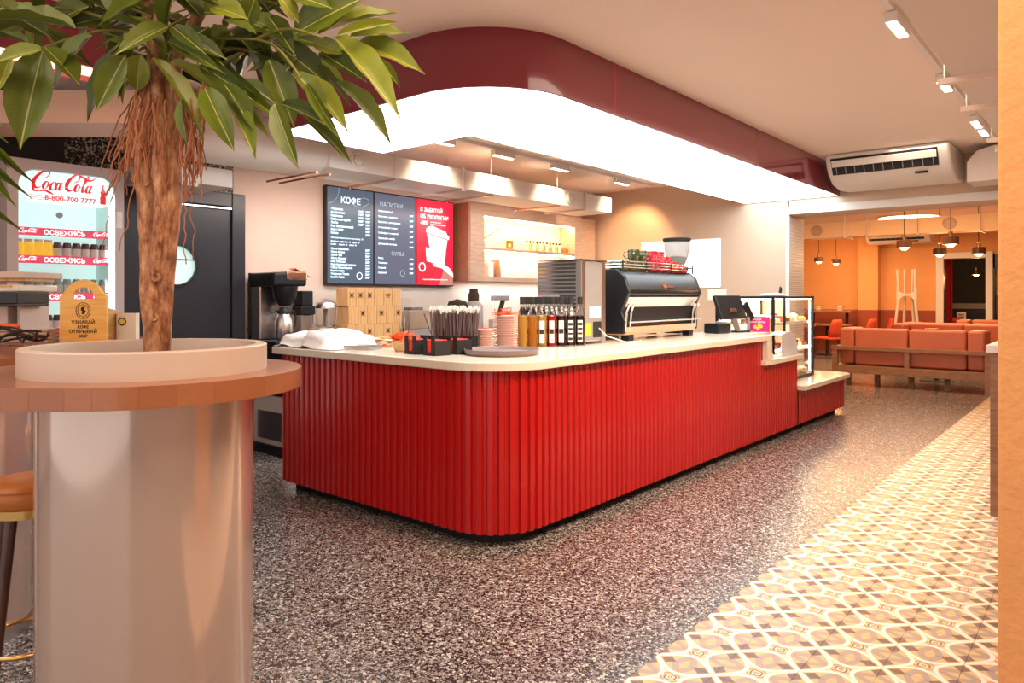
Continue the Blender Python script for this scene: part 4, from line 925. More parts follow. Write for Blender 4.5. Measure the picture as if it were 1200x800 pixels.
# coffee brewer
def onb(x, y): return (x, y, BC)
t = thing('coffee_brewer', 'tall steel and black filter coffee brewer on the left of the back counter', 'coffee maker', onb(-5.78, 3.60))
B(-.22, .20, -.17, .17, 0, .06).build('base', M['black'], t, bevel=.01)
B(-.22, -.06, -.17, .17, .06, .535).build('column', M['steel'], t, bevel=.012); B(-.235, -.22, -.18, -.10, .06, .66).build('black_edge', M['black'], t)
B(-.22, .16, -.19, -.155, .06, .66).build('side_panel', M['black'], t, bevel=.008) if False else None
B(-.22, .18, -.17, .16, .54, .66).build('head', M['black'], t, bevel=.02); B(-.10, .184, -.05, .164, .59, .672).build('chrome_band', M['copper'], t, bevel=.015)
MB().lathe([(.05, .36), (.10, .44), (.115, .54), (0, .54)], 20, cx=.07).build('filter_basket', M['black'], t, smooth=40)
MB().box(-.05, .05, -.09, .09, 0, .006, M=Matrix.Translation((.06, .16, .66)) @ Matrix.Rotation(R(-25), 4, 'X')).build('lid_flap', M['copper'], t)
t = thing('thermos_jug', 'steel thermos jug with black lid standing in the coffee brewer', 'jug', (-5.70, 3.585, BC+.06))
MB().lathe([(.07, 0), (.078, .02), (.078, .17), (.05, .235)], 24).build('body', M['steel'], t, smooth=50)
MB().lathe([(.052, .225), (.055, .26), (.04, .29), (0, .295)], 20).build('lid', M['black'], t, smooth=50); MB().tube([(0, .05, .25), (0, .10, .26), (0, .12, .20), (0, .11, .12), (0, .076, .10)], .009, 8).build('handle', M['black'], t, smooth=60)
MB().tube([(0, -.05, .25), (0, -.08, .265)], [.016, .008], 8).build('spout', M['black'], t)
t = thing('coffee_mill', 'black coffee mill with square hopper beside the brewer', 'coffee grinder', onb(-5.82, 3.86))
B(-.07, .07, -.06, .06, 0, .28).build('body', M['steel'], t, bevel=.008); B(-.10, .10, -.085, .07, .28, .36).build('head', M['black'], t, bevel=.008); B(-.08, .08, -.06, .06, .36, .50).build('hopper', M['black'], t, bevel=.01)
t = thing('paper_cup', 'orange paper cup with round pale badge beside the brewer', 'cup', (-5.68, 3.86, BC)); MB().lathe([(.026, .03), (.038, .15)], 20).build('cup', M['orange'], t, smooth=50); MB().lathe([(.03, 0), (.03, .03), (0, .03)], 20).build('base', M['paper'], t)
MB().lathe([(.016, .001), (.016, .002), (0, .002)], 14, M=frame((.033, -.004, .09), (.1, 1, 0), (-.1, 0, 1))).build('badge', M['stone'], t)
t = thing('blender', 'glass food processor with domed chrome lid on the back counter', 'blender', onb(-5.76, 4.07))
MB().lathe([(.10, 0), (.11, .02), (.10, .12), (.07, .15)], 24).build('base', M['white'], t, smooth=40); MB().lathe([(.06, .15), (.09, .17), (.10, .34), (.096, .34), (.085, .175), (.055, .155)], 24, caps=False).build('bowl', M['botglass'], t, smooth=50)
MB().lathe([(.105, .335), (.105, .35), (.09, .39), (.04, .42), (0, .425)], 24).build('lid', M['steel'], t, smooth=50); MB().lathe([(.02, .16), (.02, .33)], 12).build('shaft', M['grey'], t)
MB().tube([(0, -.10, .32), (0, -.14, .30), (0, -.14, .20), (0, -.095, .18)], .009, 8).build('handle', M['grey'], t, smooth=60)
# kraft cartons
kc = 0
widths = [.10, .11, .115, .12, .11, .115]
for row in range(3):
    y = 4.225 + (.0 if row != 1 else .012)
    for k, w_ in enumerate(widths if row != 1 else widths[::-1]):
        t = thing('kraft_carton', f'kraft cardboard coffee carton, {["bottom","middle","top"][row]} row, {["first","second","third","fourth","fifth","last"][k]} from the blender', 'box', (-5.72, y+w_/2, BC+row*.177), 0, 'kraft cartons stacked on the back counter')
        B(-.09, .09, -w_/2+.002, w_/2-.002, 0, .176).build('carton', M['carton'], t, bevel=.003)
        if (k+row) % 2 == 0 or row == 2 and k < 2:
            mb = MB(); Tm = frame((.0905, 0, .105), (0, 1, 0), (0, 0, 1))
            if row == 2 and k > 2: 
                for j in range(3): mb.box(-.03+.006*j, .03-.006*j, .01-j*.016, .017-j*.016, 0, .0008, M=Tm)
            else:
                for j in range(8):
                    mb.box(.006, .036 if j % 2 else .026, -.0034, .0034, 0, .0008, M=Tm @ Matrix.Rotation(j*math.pi/4, 4, 'Z'))
                mb.lathe([(0, .001), (.014, .001), (.014, 0)], 12, M=Tm)
            mb.build('printed_emblem', M['ink'], t)
        y += w_
t = thing('grey_grinder', 'grey boxy grinder with clear hopper below the middle screen', 'coffee grinder', onb(-5.80, 5.22))
B(-.10, .10, -.15, .15, .10, .30).build('body', M['steel'], t, bevel=.008); B(-.10, .10, -.15, .15, 0, .10).build('base', M['grey'], t, bevel=.006); MB().prism([(-.08, -.11), (.08, -.11), (.08, .11), (-.08, .11)], .30, .43).build('hopper', pm('clear_plastic', (.9, .85, .83), .1, trans=.85, var=0, ior=1.1), t)
B(-.06, .06, -.08, .08, .301, .33).build('beans', M['ink'], t)
t = thing('cleaning_bottle', 'white squeeze bottle with slim nozzle beside the grey grinder', 'bottle', onb(-5.66, 5.43)); MB().lathe([(.03, 0), (.032, .16), (.012, .19), (.004, .26)], 16).build('bottle', M['white'], t, smooth=50)
t = thing('utensil_jar', 'glass jar of steel spoons behind the sugar basket', 'utensils', (-5.55, 4.86, BC)); MB().lathe([(.045, 0), (.05, .13), (.046, .13), (.04, .006), (0, .006)], 18, caps=False).build('jar', M['botglass'], t, smooth=50)
for k in range(6):
    a = k*1.05; MB().tube([(.015*math.cos(a), .015*math.sin(a), .01), (.05*math.cos(a), .05*math.sin(a), .23)], .004, 6).build('spoon', M['steel'], t)
t = thing('syrup_dispenser', 'big dark capped glass dispenser jar below the wall cabinet', 'dispenser', onb(-5.72, 6.08))
MB().lathe([(.10, 0), (.11, .03), (.11, .34), (.06, .40)], 24).build('jar', M['grey'], t, smooth=50); MB().lathe([(.062, .39), (.065, .47), (.05, .50), (.05, .54), (0, .54)], 20).build('cap', M['ink'], t, smooth=40)
MB().lathe([(.0, 0), (.10, .04), (.13, .12), (.10, .19), (0, .22)], 20).build('lid_bulge', M['ink'], t, smooth=50); KIDS(t)[-1].location = (-.05, -.22, .2)
t = thing('slicer', 'steel and glass juicer with raised black arm under the wall cabinet', 'juicer', onb(-5.74, 6.62))
B(-.12, .12, -.14, .14, 0, .18).build('base', M['steel'], t, bevel=.02); MB().lathe([(.08, .18), (.11, .30), (.105, .30), (.07, .18)], 24, caps=False).build('bowl', M['botglass'], t, smooth=50)
MB().box(-.02, .02, -.02, .02, 0, .30, M=Matrix.Translation((0, -.10, .15)) @ Matrix.Rotation(R(-22), 4, 'X')).build('arm', M['black'], t); B(-.06, .06, -.16, .06, .40, .46).build('plate', M['grey'], t, bevel=.006)
o = MB().tube([(-6.02, 3.44, 1.14), (-5.99, 3.40, 1.10), (-5.98, 3.43, 1.02), (-5.99, 3.47, 1.08), (-5.97, 3.46, 1.16), (-5.97, 3.5, BC+.01)], .006, 6).build('power_cable', M['blackm'], smooth=60); tag(o, 'black power cable curling behind the coffee brewer', 'cable')
# ================================================================ AC units
def ac(loc, w, label, s=1.0):
    t = thing('air_conditioner', label, 'air conditioner', loc)
    k = s
    prof = [(0, 0), (0, -.30*k), (-.36*k, -.32*k), (-.60*k, -.29*k), (-.76*k, -.20*k), (-.85*k, -.06*k), (-.86*k, 0)]
    mb = MB(); mb.prism([(y, z) for y, z in prof], -w/2, w/2, M=Matrix(((0,0,1,0),(1,0,0,0),(0,1,0,0),(0,0,0,1))))
    mb.build('casing', M['white'], t, bevel=.025*k, seg=3, smooth=35)
    # outlet on the sloping front: recess, flap and vanes
    a = Vector((0, -.853*k, -.045*k)); b_ = Vector((0, -.758*k, -.205*k)); dv = (b_-a).normalized(); nrm = Vector((0, -dv.z*-1, 0))
    T = frame(((-w/2)*.90, a.y-.004, a.z), (1, 0, 0), (0, -dv.y, -dv.z)) 
    L = (b_-a).length; wi = w*.86
    MB().box(0, wi, -L, -.0, .0, .006, M=T).build('outlet', M['blackm'], t)
    MB().box(.01, wi-.01, -L*.50, -L*.12, .004, .018, M=T @ Matrix.Rotation(R(-9), 4, 'X')).build('flap', M['white'], t, bevel=.003)
    for j in range(11): MB().box(wi*(j+.5)/11-.003, wi*(j+.5)/11+.003, -L*.95, -L*.55, .004, .014, M=T).build('vane', M['grey'], t)
    a2 = Vector((0, -.70*k, -.243*k)); T2 = frame((w*.22, a2.y-.003, a2.z-.006), (1, 0, 0), (0, -dv.y*1.3, -dv.z))
    MB().box(0, w*.10, -.010, .010, .0, .012, M=T2).build('display_window', M['blackm'], t)
    return t
ac((-1.80, YB-.003, CZ-.004), 1.14, 'white ceiling mounted air conditioner over the dining room opening', 1.0)
ac((-3.95, 19.17, 2.86), 1.35, 'white air conditioner behind the duct in the far dining room', .7)
t = thing('vent_unit', 'white boxy ventilation unit right of the air conditioner, cut by the pillar', 'ventilation unit', (-.8, 8.6, 2.52))
MB().prism([(-.34, 0), (.3, 0), (.3, .34), (-.12, .34), (-.26, .30), (-.34, .20)], -.17, .25, M=Matrix(((1,0,0,0),(0,0,-1,0),(0,1,0,0),(0,0,0,1)))).build('casing', M['duct'], t, bevel=.01); KIDS(t)[-1].location = (0, -.08, 0)
# ================================================================ fridge
fx_, fy0, fy1, fz = -5.60, 1.465, 2.195, 2.325
fg = thing('drinks_fridge', 'tall glass door drinks fridge with red script logo and lit white interior', 'fridge', (-5.83, 1.83, 0))
mb = MB().box(-6.04, fx_-.03, fy0, fy0+.04, .0, fz).box(-6.04, fx_-.03, fy1-.04, fy1, .0, fz).box(-6.04, fx_-.03, fy0+.04, fy1-.04, fz-.04, fz).box(-6.04, fx_-.03, fy0+.04, fy1-.04, 0, .25).box(-6.04, -6.01, fy0+.04, fy1-.04, .25, fz-.04)
mb.build('cabinet_shell', M['lav'], fg, world=True)
# door frame with rounded window
def rrect(y0, y1, z0, z1, r, n=8):
    return arc(y1-r, z0+r, r, -90, 0, n)+arc(y1-r, z1-r, r, 0, 90, n)+arc(y0+r, z1-r, r, 90, 180, n)+arc(y0+r, z0+r, r, 180, 270, n)
inn = rrect(fy0+.065, fy1-.06, .30, fz-.065, .11); oo = rrect(fy0, fy1, .10, fz, .02); m_ = len(inn)
mb = MB(); vs = [(fx_, y, z) for y, z in oo]+[(fx_, y, z) for y, z in inn]+[(fx_-.03, y, z) for y, z in oo]+[(fx_-.03, y, z) for y, z in inn]; fs = []
for i in range(m_):
    j = (i+1) % m_; fs += [(i, j, m_+j, m_+i), (2*m_+i, 2*m_+j, 3*m_+j, 3*m_+i), (i, j, 2*m_+j, 2*m_+i), (m_+i, m_+j, 3*m_+j, 3*m_+i)]
df = mb.add(vs, fs).build('door_frame', M['lav'], fg, world=True)
MB().prism(offset_poly(inn, .001), -.001, .004, M=frame((fx_-.02, 0, 0), (0, 1, 0), (0, 0, 1))).build('door_glass', M['glass'], fg, world=True)
cool = emit('fridge_interior_light', (.74, .98, .94), .38)
B(-6.01, -6.0, fy0+.04, fy1-.04, .25, fz-.04).build('lit_back_panel', cool, fg, world=True)
MB().box(-5.99, -5.66, fy0+.041, fy0+.05, .26, fz-.05).box(-5.99, -5.66, fy1-.05, fy1-.041, .26, fz-.05).build('side_lining', pm('fridge_lining', (.75, .88, .86), .4), fg, world=True)
MB().box(-5.655, -5.64, fy1-.085, fy1-.07, .3, 2.15).build('light_strip', emit('fridge_led', (.85, 1, 1), 5), fg, world=True)
hd = MB().prism(rrect(fy0+.07, fy1-.065, 2.035, fz-.07, .10)[:], -.002, .002, M=frame((fx_-.028, 0, 0), (0, 1, 0), (0, 0, 1))).build('header_panel', emit('fridge_header', (.72, 1.0, .98), .58), fg, world=True)
def ribbon(mb, pts, ws, M_, n=6):
    P_ = [Vector((x, y)) for x, y in pts]; out = []
    for i in range(len(P_)-1):
        p0, p1, p2, p3 = P_[max(i-1, 0)], P_[i], P_[i+1], P_[min(i+2, len(P_)-1)]
        for k in range(n):
            t = k/n; q = .5*((2*p1)+(p2-p0)*t+(2*p0-5*p1+4*p2-p3)*t*t+(-p0+3*p1-3*p2+p3)*t*t*t); out.append((q, ws[i]*(1-t)+ws[i+1]*t))
    out.append((P_[-1], ws[-1])); vs = []
    for i, (q, w) in enumerate(out):
        d_ = (out[min(i+1, len(out)-1)][0]-out[max(i-1, 0)][0]).normalized(); nn = Vector((-d_.y, d_.x))*w/2
        for s_ in (1, -1): p = q+nn*s_; vs.append((p.x+.30*p.y, p.y, 0))
    N_ = len(out); mb.add(vs+[(x, y, .0012) for x, y, _ in vs], [(2*i, 2*i+1, 2*i+3, 2*i+2) for i in range(N_-1)]+[(2*N_+2*i, 2*N_+2*i+2, 2*N_+2*i+3, 2*N_+2*i+1) for i in range(N_-1)]+[(2*i, 2*i+2, 2*N_+2*i+2, 2*N_+2*i) for i in range(N_-1)]+[(2*i+1, 2*N_+2*i+1, 2*N_+2*i+3, 2*i+3) for i in range(N_-1)], 0, M_)
def script_logo(mb, M_):
    a, b_ = .055, .145
    ribbon(mb, [(.52, .58), (.66, .72), (.70, .92), (.52, 1.0), (.28, .86), (.10, .52), (.12, .20), (.30, .04), (.50, .12)], [a, a, a, a*1.3, b_, b_*1.35, b_*1.2, b_*.7, a*.6], M_)
    ribbon(mb, [(.13, .16), (.22, -.10), (.48, -.14), (.75, -.08), (1.0, -.16), (1.22, -.26)], [b_*.9, b_*.7, a, a*1.5, b_*.8, a*.4], M_)
    def o_(cx, w=.12): ribbon(mb, [(cx+w*.9*math.cos(t_), .22+.21*math.sin(t_)) for t_ in [math.pi/2+k*math.pi/4 for k in range(9)]], [a, b_*.8, b_, b_*.8, a, a*.8, b_*.6, a*.9, a], M_)
    o_(.70)
    ribbon(mb, [(.80, .34), (.90, .30), (.98, .40)], [a*.6]*3, M_)
    ribbon(mb, [(1.14, .32), (1.12, .42), (1.03, .43), (.94, .26), (.97, .06), (1.08, .0), (1.20, .12)], [b_*.6, a, a*.8, b_, b_*.9, a, a*.5], M_)
    o_(1.30, .11); ribbon(mb, [(1.42, .44), (1.38, .20), (1.42, .02), (1.54, .10)], [b_*.8, b_*.8, b_*.7, a*.4], M_)
    ribbon(mb, [(1.58, .46), (1.66, .46)], [.08, .06], M_)
    ribbon(mb, [(2.02, .50), (2.16, .62), (2.22, .82), (2.06, .98), (1.86, .84), (1.70, .52), (1.72, .18), (1.90, .02), (2.10, .12)], [a, a, a, a*1.3, b_, b_*1.35, b_*1.2, b_*.7, a*.6], M_)
    ribbon(mb, [(2.06, .98), (2.35, .86), (2.60, .72), (2.85, .74), (3.02, .92)], [a, b_*.6, b_*.8, b_*.6, a*.5], M_)
    o_(2.24, .11); ribbon(mb, [(2.36, .32), (2.46, .30), (2.56, .5), (2.66, .82), (2.60, .92), (2.53, .70), (2.52, .25), (2.56, .03), (2.68, .08)], [a*.5, a*.6, a*.8, a, a, b_*.7, b_*.9, b_*.7, a*.5], M_)
    o_(2.82, .11); ribbon(mb, [(2.94, .44), (2.90, .20), (2.94, .02), (3.04, .10)], [b_*.8, b_*.8, b_*.7, a*.4], M_)
sc = .126
mb = MB(); Tl = frame((fx_-.0255, fy0+.135, 2.135), (0, 1, 0), (0, 0, 1)) @ Matrix.Scale(sc, 4)
Tl = frame((fx_-.0255, fy0+.135, 2.135), (0, 1, 0), (0, 0, 1)) @ Matrix.Diagonal((sc, sc, 1, 1))
script_logo(mb, Tl); text_mb(mb, '8-800-700-7777', .050, frame((fx_-.0255, fy0+.225, 2.062), (0, 1, 0), (0, 0, 1)), bold=.0012)
for k in range(3): mb.box(0, .10, -.002, .001, 0, .0008, M=frame((fx_-.0255, fy0+.13, 2.09-.014*k), (0, 1, 0), (0, 0, 1)))
for k in range(2): mb.box(0, .06, -.002, .001, 0, .0008, M=frame((fx_-.0255, fy0+.56, 2.08-.014*k), (0, 1, 0), (0, 0, 1)))
mb.prism([(-.018, 0), (.018, 0), (.020, .05), (.012, .06), (.018, .085), (.006, .115), (.006, .14), (-.006, .14), (-.006, .115), (-.018, .085), (-.012, .06), (-.020, .05)], 0, .001, M=frame((fx_-.0255, fy1-.135, 2.065), (0, 1, 0), (0, 0, 1)))
mb.build('red_script_logo', M['redprint'], hd, world=True)
pinkstrip = pm('pink_shelf_strip', (.75, .06, .12), .5, emis=(.8, .08, .16), es=.35); wh_e = emit('strip_white', (1, .95, .95), .8)
SHZ = [1.845, 1.655, 1.40, 1.15]
for k, zz in enumerate(SHZ):
    B(-5.98, fx_-.05, fy0+.05, fy1-.05, zz-.012, zz-.004).build('shelf', M['chrome'], fg, world=True)
    s_ = B(fx_-.05, fx_-.045, fy0+.05, fy1-.075, zz-.03, zz+.025).build('shelf_strip', pinkstrip, fg, world=True)
    if k < 3:
        mb = MB(); text_mb(mb, 'ОСВЕЖИСЬ', .045, frame((fx_-.0445, fy0+.225, zz-.020), (0, 1, 0), (0, 0, 1)), bold=.0012)
        for yb in (fy0+.075, fy0+.535): script_logo(mb, frame((fx_-.0445, yb, zz-.010), (0, 1, 0), (0, 0, 1)) @ Matrix.Diagonal((.034, .028, 1, 1)))
        mb.build('lettering', wh_e, s_, world=True)
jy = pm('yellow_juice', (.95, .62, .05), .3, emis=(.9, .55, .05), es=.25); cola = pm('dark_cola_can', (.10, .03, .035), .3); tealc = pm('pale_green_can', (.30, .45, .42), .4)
def drink(loc, kind, label, grp):
    r = .028
    if kind == 'juice':
        t = MB().lathe([(r, 0), (r*1.05, .01), (r*1.05, .10), (r*.9, .12)], 14).build('juice_bottle', jy, smooth=50); MB().lathe([(r*.85, .12), (r*.85, .14), (0, .14)], 14).build('cap', M['white'], t)
    else:
        t = MB().lathe([(r*.8, 0), (r, .01), (r, .10), (r*.8, .125), (0, .125)], 14).build('can', cola if kind == 'cola' else tealc, smooth=40)
        MB().lathe([(r*1.004, .03), (r*1.004, .085)], 14, caps=False).build('label_print', M['white'] if kind == 'cola' else M['steel'], t, smooth=60)
    t.location = loc; tag(t, label, 'can' if kind != 'juice' else 'bottle', grp)
for k in range(10):
    drink((-5.68, fy0+.085+k*.059, SHZ[1]-.004), 'juice' if k < 4 else 'cola', ORD[k]+' yellow juice bottle from the left, upper drinks shelf of the fridge' if k < 4 else ORD[k-4]+' dark can from the juice bottles, upper drinks shelf of the fridge', 'yellow juice bottles in the fridge' if k < 4 else 'dark cans in the fridge')
for k in range(10):
    drink((-5.68, fy0+.085+k*.059, SHZ[2]-.004), 'teal', ORD[k]+' pale green can from the left, middle shelf of the fridge', 'pale green cans in the fridge')
for k in range(10):
    drink((-5.68, fy0+.085+k*.059, SHZ[3]-.004), 'cola', ORD[k]+' dark white banded can from the left, lowest visible fridge shelf', 'dark cans on the lowest fridge shelf')
B(fx_-.0, fx_+.001, fy1-.052, fy1-.012, 1.90, 2.02).build('energy_sticker', M['paper'], fg, world=True)
MB().lathe([(.0, .0), (.022, .0), (.022, .012), (.0, .012)], 16, M=frame((-5.9, fy0+.40, 1.99), (0, 1, 0), (0, 0, 1))).build('thermostat', M['grey'], fg, world=True)
# ================================================================ round tables at the left
TZ = 1.16
def round_table(c, rt, rc, label, ring=True, ext=0.0):
    t = thing('round_bar_table', label, 'table', (c.x, c.y, 0), R(YAW))
    pts = arc(0, 0, rt, -90, 90, 36)+arc(-ext, 0, rt, 90, 270, 36)
    x0 = -ext-rt; k = 0
    while x0 < rt:          # butcher block: every glued stave is a piece of its own
        x1 = min(rt, x0+(.075, .092, .068, .105, .083)[k % 5]); k += 1
        poly = pts
        for sgn, lim in ((1, x0+.00012), (-1, x1-.00012)):
            out = []
            for i in range(len(poly)):
                a, b = poly[i], poly[(i+1) % len(poly)]; ia, ib = sgn*(a[0]-lim) >= 0, sgn*(b[0]-lim) >= 0
                if ia: out.append(a)
                if ia != ib: tt = (lim-a[0])/(b[0]-a[0]); out.append((lim, a[1]+(b[1]-a[1])*tt))
            poly = out
        if len(poly) > 2: MB().prism(poly, TZ-.062, TZ).build('tabletop_stave', M['tabwood'], t, bevel=.0003, smooth=30, seg=1)
        x0 = x1
    MB().lathe([(rc, 0), (rc, TZ-.062)], 96).build('column', M['column'], t, smooth=40)
    MB().lathe([(rc+.004, 0), (rc+.004, .06), (rc, .06)], 96, caps=False).build('foot_ring', M['steel'], t, smooth=40)
    if ring:
        r = .362
        MB().lathe([(r, TZ), (r, TZ+.078), (r-.004, TZ+.082), (r-.034, TZ+.082), (r-.036, TZ+.078), (r-.036, TZ)], 96, caps=False).build('planter_ring', M['ring'], t, smooth=35)
        MB().lathe([(0, TZ+.012), (r-.036, TZ+.012)], 40, caps=False).build('soil', M['soil'], t)
    return t
C1 = LD(-1.183, 2.345); C2 = LD(-2.36, 2.97)
round_table(C1, .475, .318, 'round wooden bar table on pearly column carrying the tree in a white planter ring', True, .10)
round_table(C2, .45, .318, 'second bar table on a pearly column at the left edge, partly cut off', False)
# ---------------- trees
leaf_me = []
def leaf_mesh(var, mat):
    nx_, ny_ = 14, 6; vs = []; fs = []
    fold = (.22, .34, .14)[var]; droop = (.10, .16, .05)[var]
    for i in range(nx_+1):
        x = i/nx_; w = .5*(math.sin(math.pi*min(1, (x+.01)*1.04 if x < .94 else 1)**.88)**.80 if x < .94 else 0)
        if x >= .90: w = max(0, .5*math.sin(math.pi*(.91*1.04)**.88)**.80*(1-(x-.90)/.10)**1.4*.9)
        w = max(w, .012)
        for j in range(ny_+1):
            v = -1+2*j/ny_; y = v*w
            vs.append((x, y, fold*abs(v)*w*1.2 - droop*x*x + .012*math.sin(x*22+j)*abs(v)))
    for i in range(nx_):
        for j in range(ny_): a = i*(ny_+1)+j; fs.append((a, a+ny_+1, a+ny_+2, a+1))
    me = bpy.data.meshes.new('leaf'); me.from_pydata(vs, [], fs); me.materials.append(LEAF[mat]); me.update()
    for p in me.polygons: p.use_smooth = True
    return me
LM = {(v, m): leaf_mesh(v, m) for v in range(3) for m in range(3)}
tree = thing('potted_tree', 'tall tree with braided trunk and long drooping leaves growing from the planter ring', 'tree', LD(-1.155, 2.345, TZ+.012))
tree2 = thing('potted_tree', 'plant whose narrow leaf tips reach in at the left edge', 'tree', LD(-2.55, 2.95, TZ))
def leaf(parent, p0, p1, w, var=0, mat=0, roll=0.0):
    d_ = p1-p0; L_ = d_.length; x = d_.normalized()
    view = (Vector((0, 0, 1.4))-p0).normalized(); n_ = view*.75+Vector((0, 0, .75)); n_ = n_-x*n_.dot(x); n_.normalize()
    n_ = Matrix.Rotation(roll, 3, x) @ n_; y = n_.cross(x)
    o = bpy.data.objects.new('leaf', LM[(var, mat)]); COL.objects.link(o); o.parent = parent
    mt = Matrix(((x.x*L_, y.x*w, n_.x*L_, p0.x-parent.location.x), (x.y*L_, y.y*w, n_.y*L_, p0.y-parent.location.y), (x.z*L_, y.z*w, n_.z*L_, p0.z-parent.location.z), (0, 0, 0, 1)))
    o.matrix_basis = mt
    return o
def tp(u, v, d): return PX(u, v, d)
D0 = 2.33
def px2(r): return r*.84*D0/841
bk = MB()
def stem(pts): 
    return MB().tube([tp(u, v, D0+dd) for u, v, r, dd in pts], [px2(r) for u, v, r, dd in pts], 12)
def sm_pts(pts, n=4):
    out = []
    for i in range(len(pts)-1):
        a, b_, c_, e_ = [Vector(pts[max(0, min(len(pts)-1, i+k))]) for k in (-1, 0, 1, 2)]
        for k in range(n):
            t = k/n; out.append(tuple(.5*((2*b_)+(c_-a)*t+(2*a-5*b_+4*c_-e_)*t*t+(-a+3*b_-3*c_+e_)*t**3)))
    return out+[tuple(pts[-1])]
random.seed(21)
def wob(pts): return [(u, v, r*random.uniform(.93, 1.08), dd) for u, v, r, dd in pts]
for nm, pts in (('trunk', [(181, 424, 13, -.0), (179, 380, 13, -.01), (176, 340, 14, 0), (175, 290, 13, .01), (172, 240, 13, 0), (170, 190, 13, -.01), (176, 120, 12, 0), (181, 60, 10, .02), (170, 0, 9, .03), (148, -70, 8, .05)]),
                ('trunk', [(193, 424, 9, .02), (193, 380, 9, .015), (195, 330, 10, 0), (199, 280, 11, -.02), (203, 230, 11, -.02), (201, 180, 12, -.01), (200, 120, 10, .0), (210, 60, 9, -.02), (236, 10, 8, -.05), (262, -70, 7, -.08)]),
                ('trunk', [(188, 424, 8, .04), (187, 360, 8, .03), (184, 300, 8, -.03), (189, 250, 9, -.04), (188, 190, 10, -.04), (186, 120, 9, -.03), (184, 60, 9, .0), (190, 0, 8, .0), (196, -70, 7, .0)])):
    MB_ = stem(wob(sm_pts(pts))); MB_.build(nm, M['bark'], tree, smooth=70, world=True)
for (u, v, r) in ((183, 325, 7), (181, 372, 6), (201, 222, 5), (171, 215, 5)): MB().lathe([(px2(r), 0), (px2(r)*.8, .006), (px2(r)*.45, .004), (0, .0)], 12, M=frame(tuple(tp(u, v, D0-.032)), (cy_, sy, 0), (0, 0, 1))).build('bark_knot', M['bark'], tree, smooth=60, world=True)
mb = MB(); random.seed(31)
for k in range(75):
    if k < 40: u0 = random.gauss(172, 9)
    elif k < 58: u0 = random.gauss(212, 6)
    else: u0 = random.choice((236, 232, 228))+random.uniform(-5, 5)
    v = random.uniform(95, 130); u = u0; vend = random.uniform(165, 240) if k < 40 else random.uniform(170, 240)
    if k in (3, 9): vend = 300
    if k in (60, 64): vend = 312
    if k < 14: du = -random.uniform(.15, .9)
    elif k < 40: du = random.uniform(-.25, .1)
    elif k < 58: du = random.uniform(-.15, .2)
    else: du = random.uniform(-.22, .05)
    dd = random.uniform(-.12, .05) if k > 14 else random.uniform(-.06, .06); pts = []; rs = []; r = random.uniform(1.0, 1.9)
    while v < vend:
        pts.append(tp(u, v, D0+dd)); rs.append(px2(r)); u += du*7+random.gauss(0, 1.5); v += 7; dd += random.gauss(0, .004); du *= .93; r = max(.55, r*.975)
    mb.tube(pts, rs, 5)
    if random.random() < .6 and len(pts) > 5:
        q = pts[len(pts)//2]; sgn = random.choice((-1, 1)); mb.tube([q, q+LD(.012*sgn, 0, -.02), q+LD(.02*sgn, 0, -.06), q+LD(.022*sgn, 0, -.09)], .0018, 5)
o = mb.build('aerial_roots', M['root'], tree, smooth=70, world=True); o['kind'] = 'stuff'
# branches with leaf hubs: (hub u, v, depth), start on the trunk
hubs = {'a': (52, 55, 2.25, (182, 40)), 'b': (162, 60, 2.22, (180, 75)), 'c': (205, 62, 2.18, (196, 80)), 'd': (300, 46, 2.25, (205, 70)), 'e': (378, 44, 2.15, (300, 46)), 'f': (352, 90, 2.2, (300, 46)),
        'g': (262, 98, 2.3, (203, 80)), 'h': (120, 20, 2.35, (178, 20)), 'i': (20, 20, 2.3, (120, 20)), 'j': (325, 5, 2.4, (240, 10)), 'k': (236, 20, 2.3, (205, 60)), 'l': (150, -30, 2.3, (170, -10))}
mb = MB()
for k, (u, v, d_, (su, sv)) in hubs.items():
    p0, p1 = tp(su, sv, D0), tp(u, v, d_); mid = (p0+p1)/2+Vector((0, 0, .03)); pts = sm_pts([tuple(p0), tuple(mid), tuple(p1)], 5)
    MB().tube(pts, [.006-.0025*i/len(pts) for i in range(len(pts))], 6).build('branch', M['twig'], tree, smooth=60, world=True)
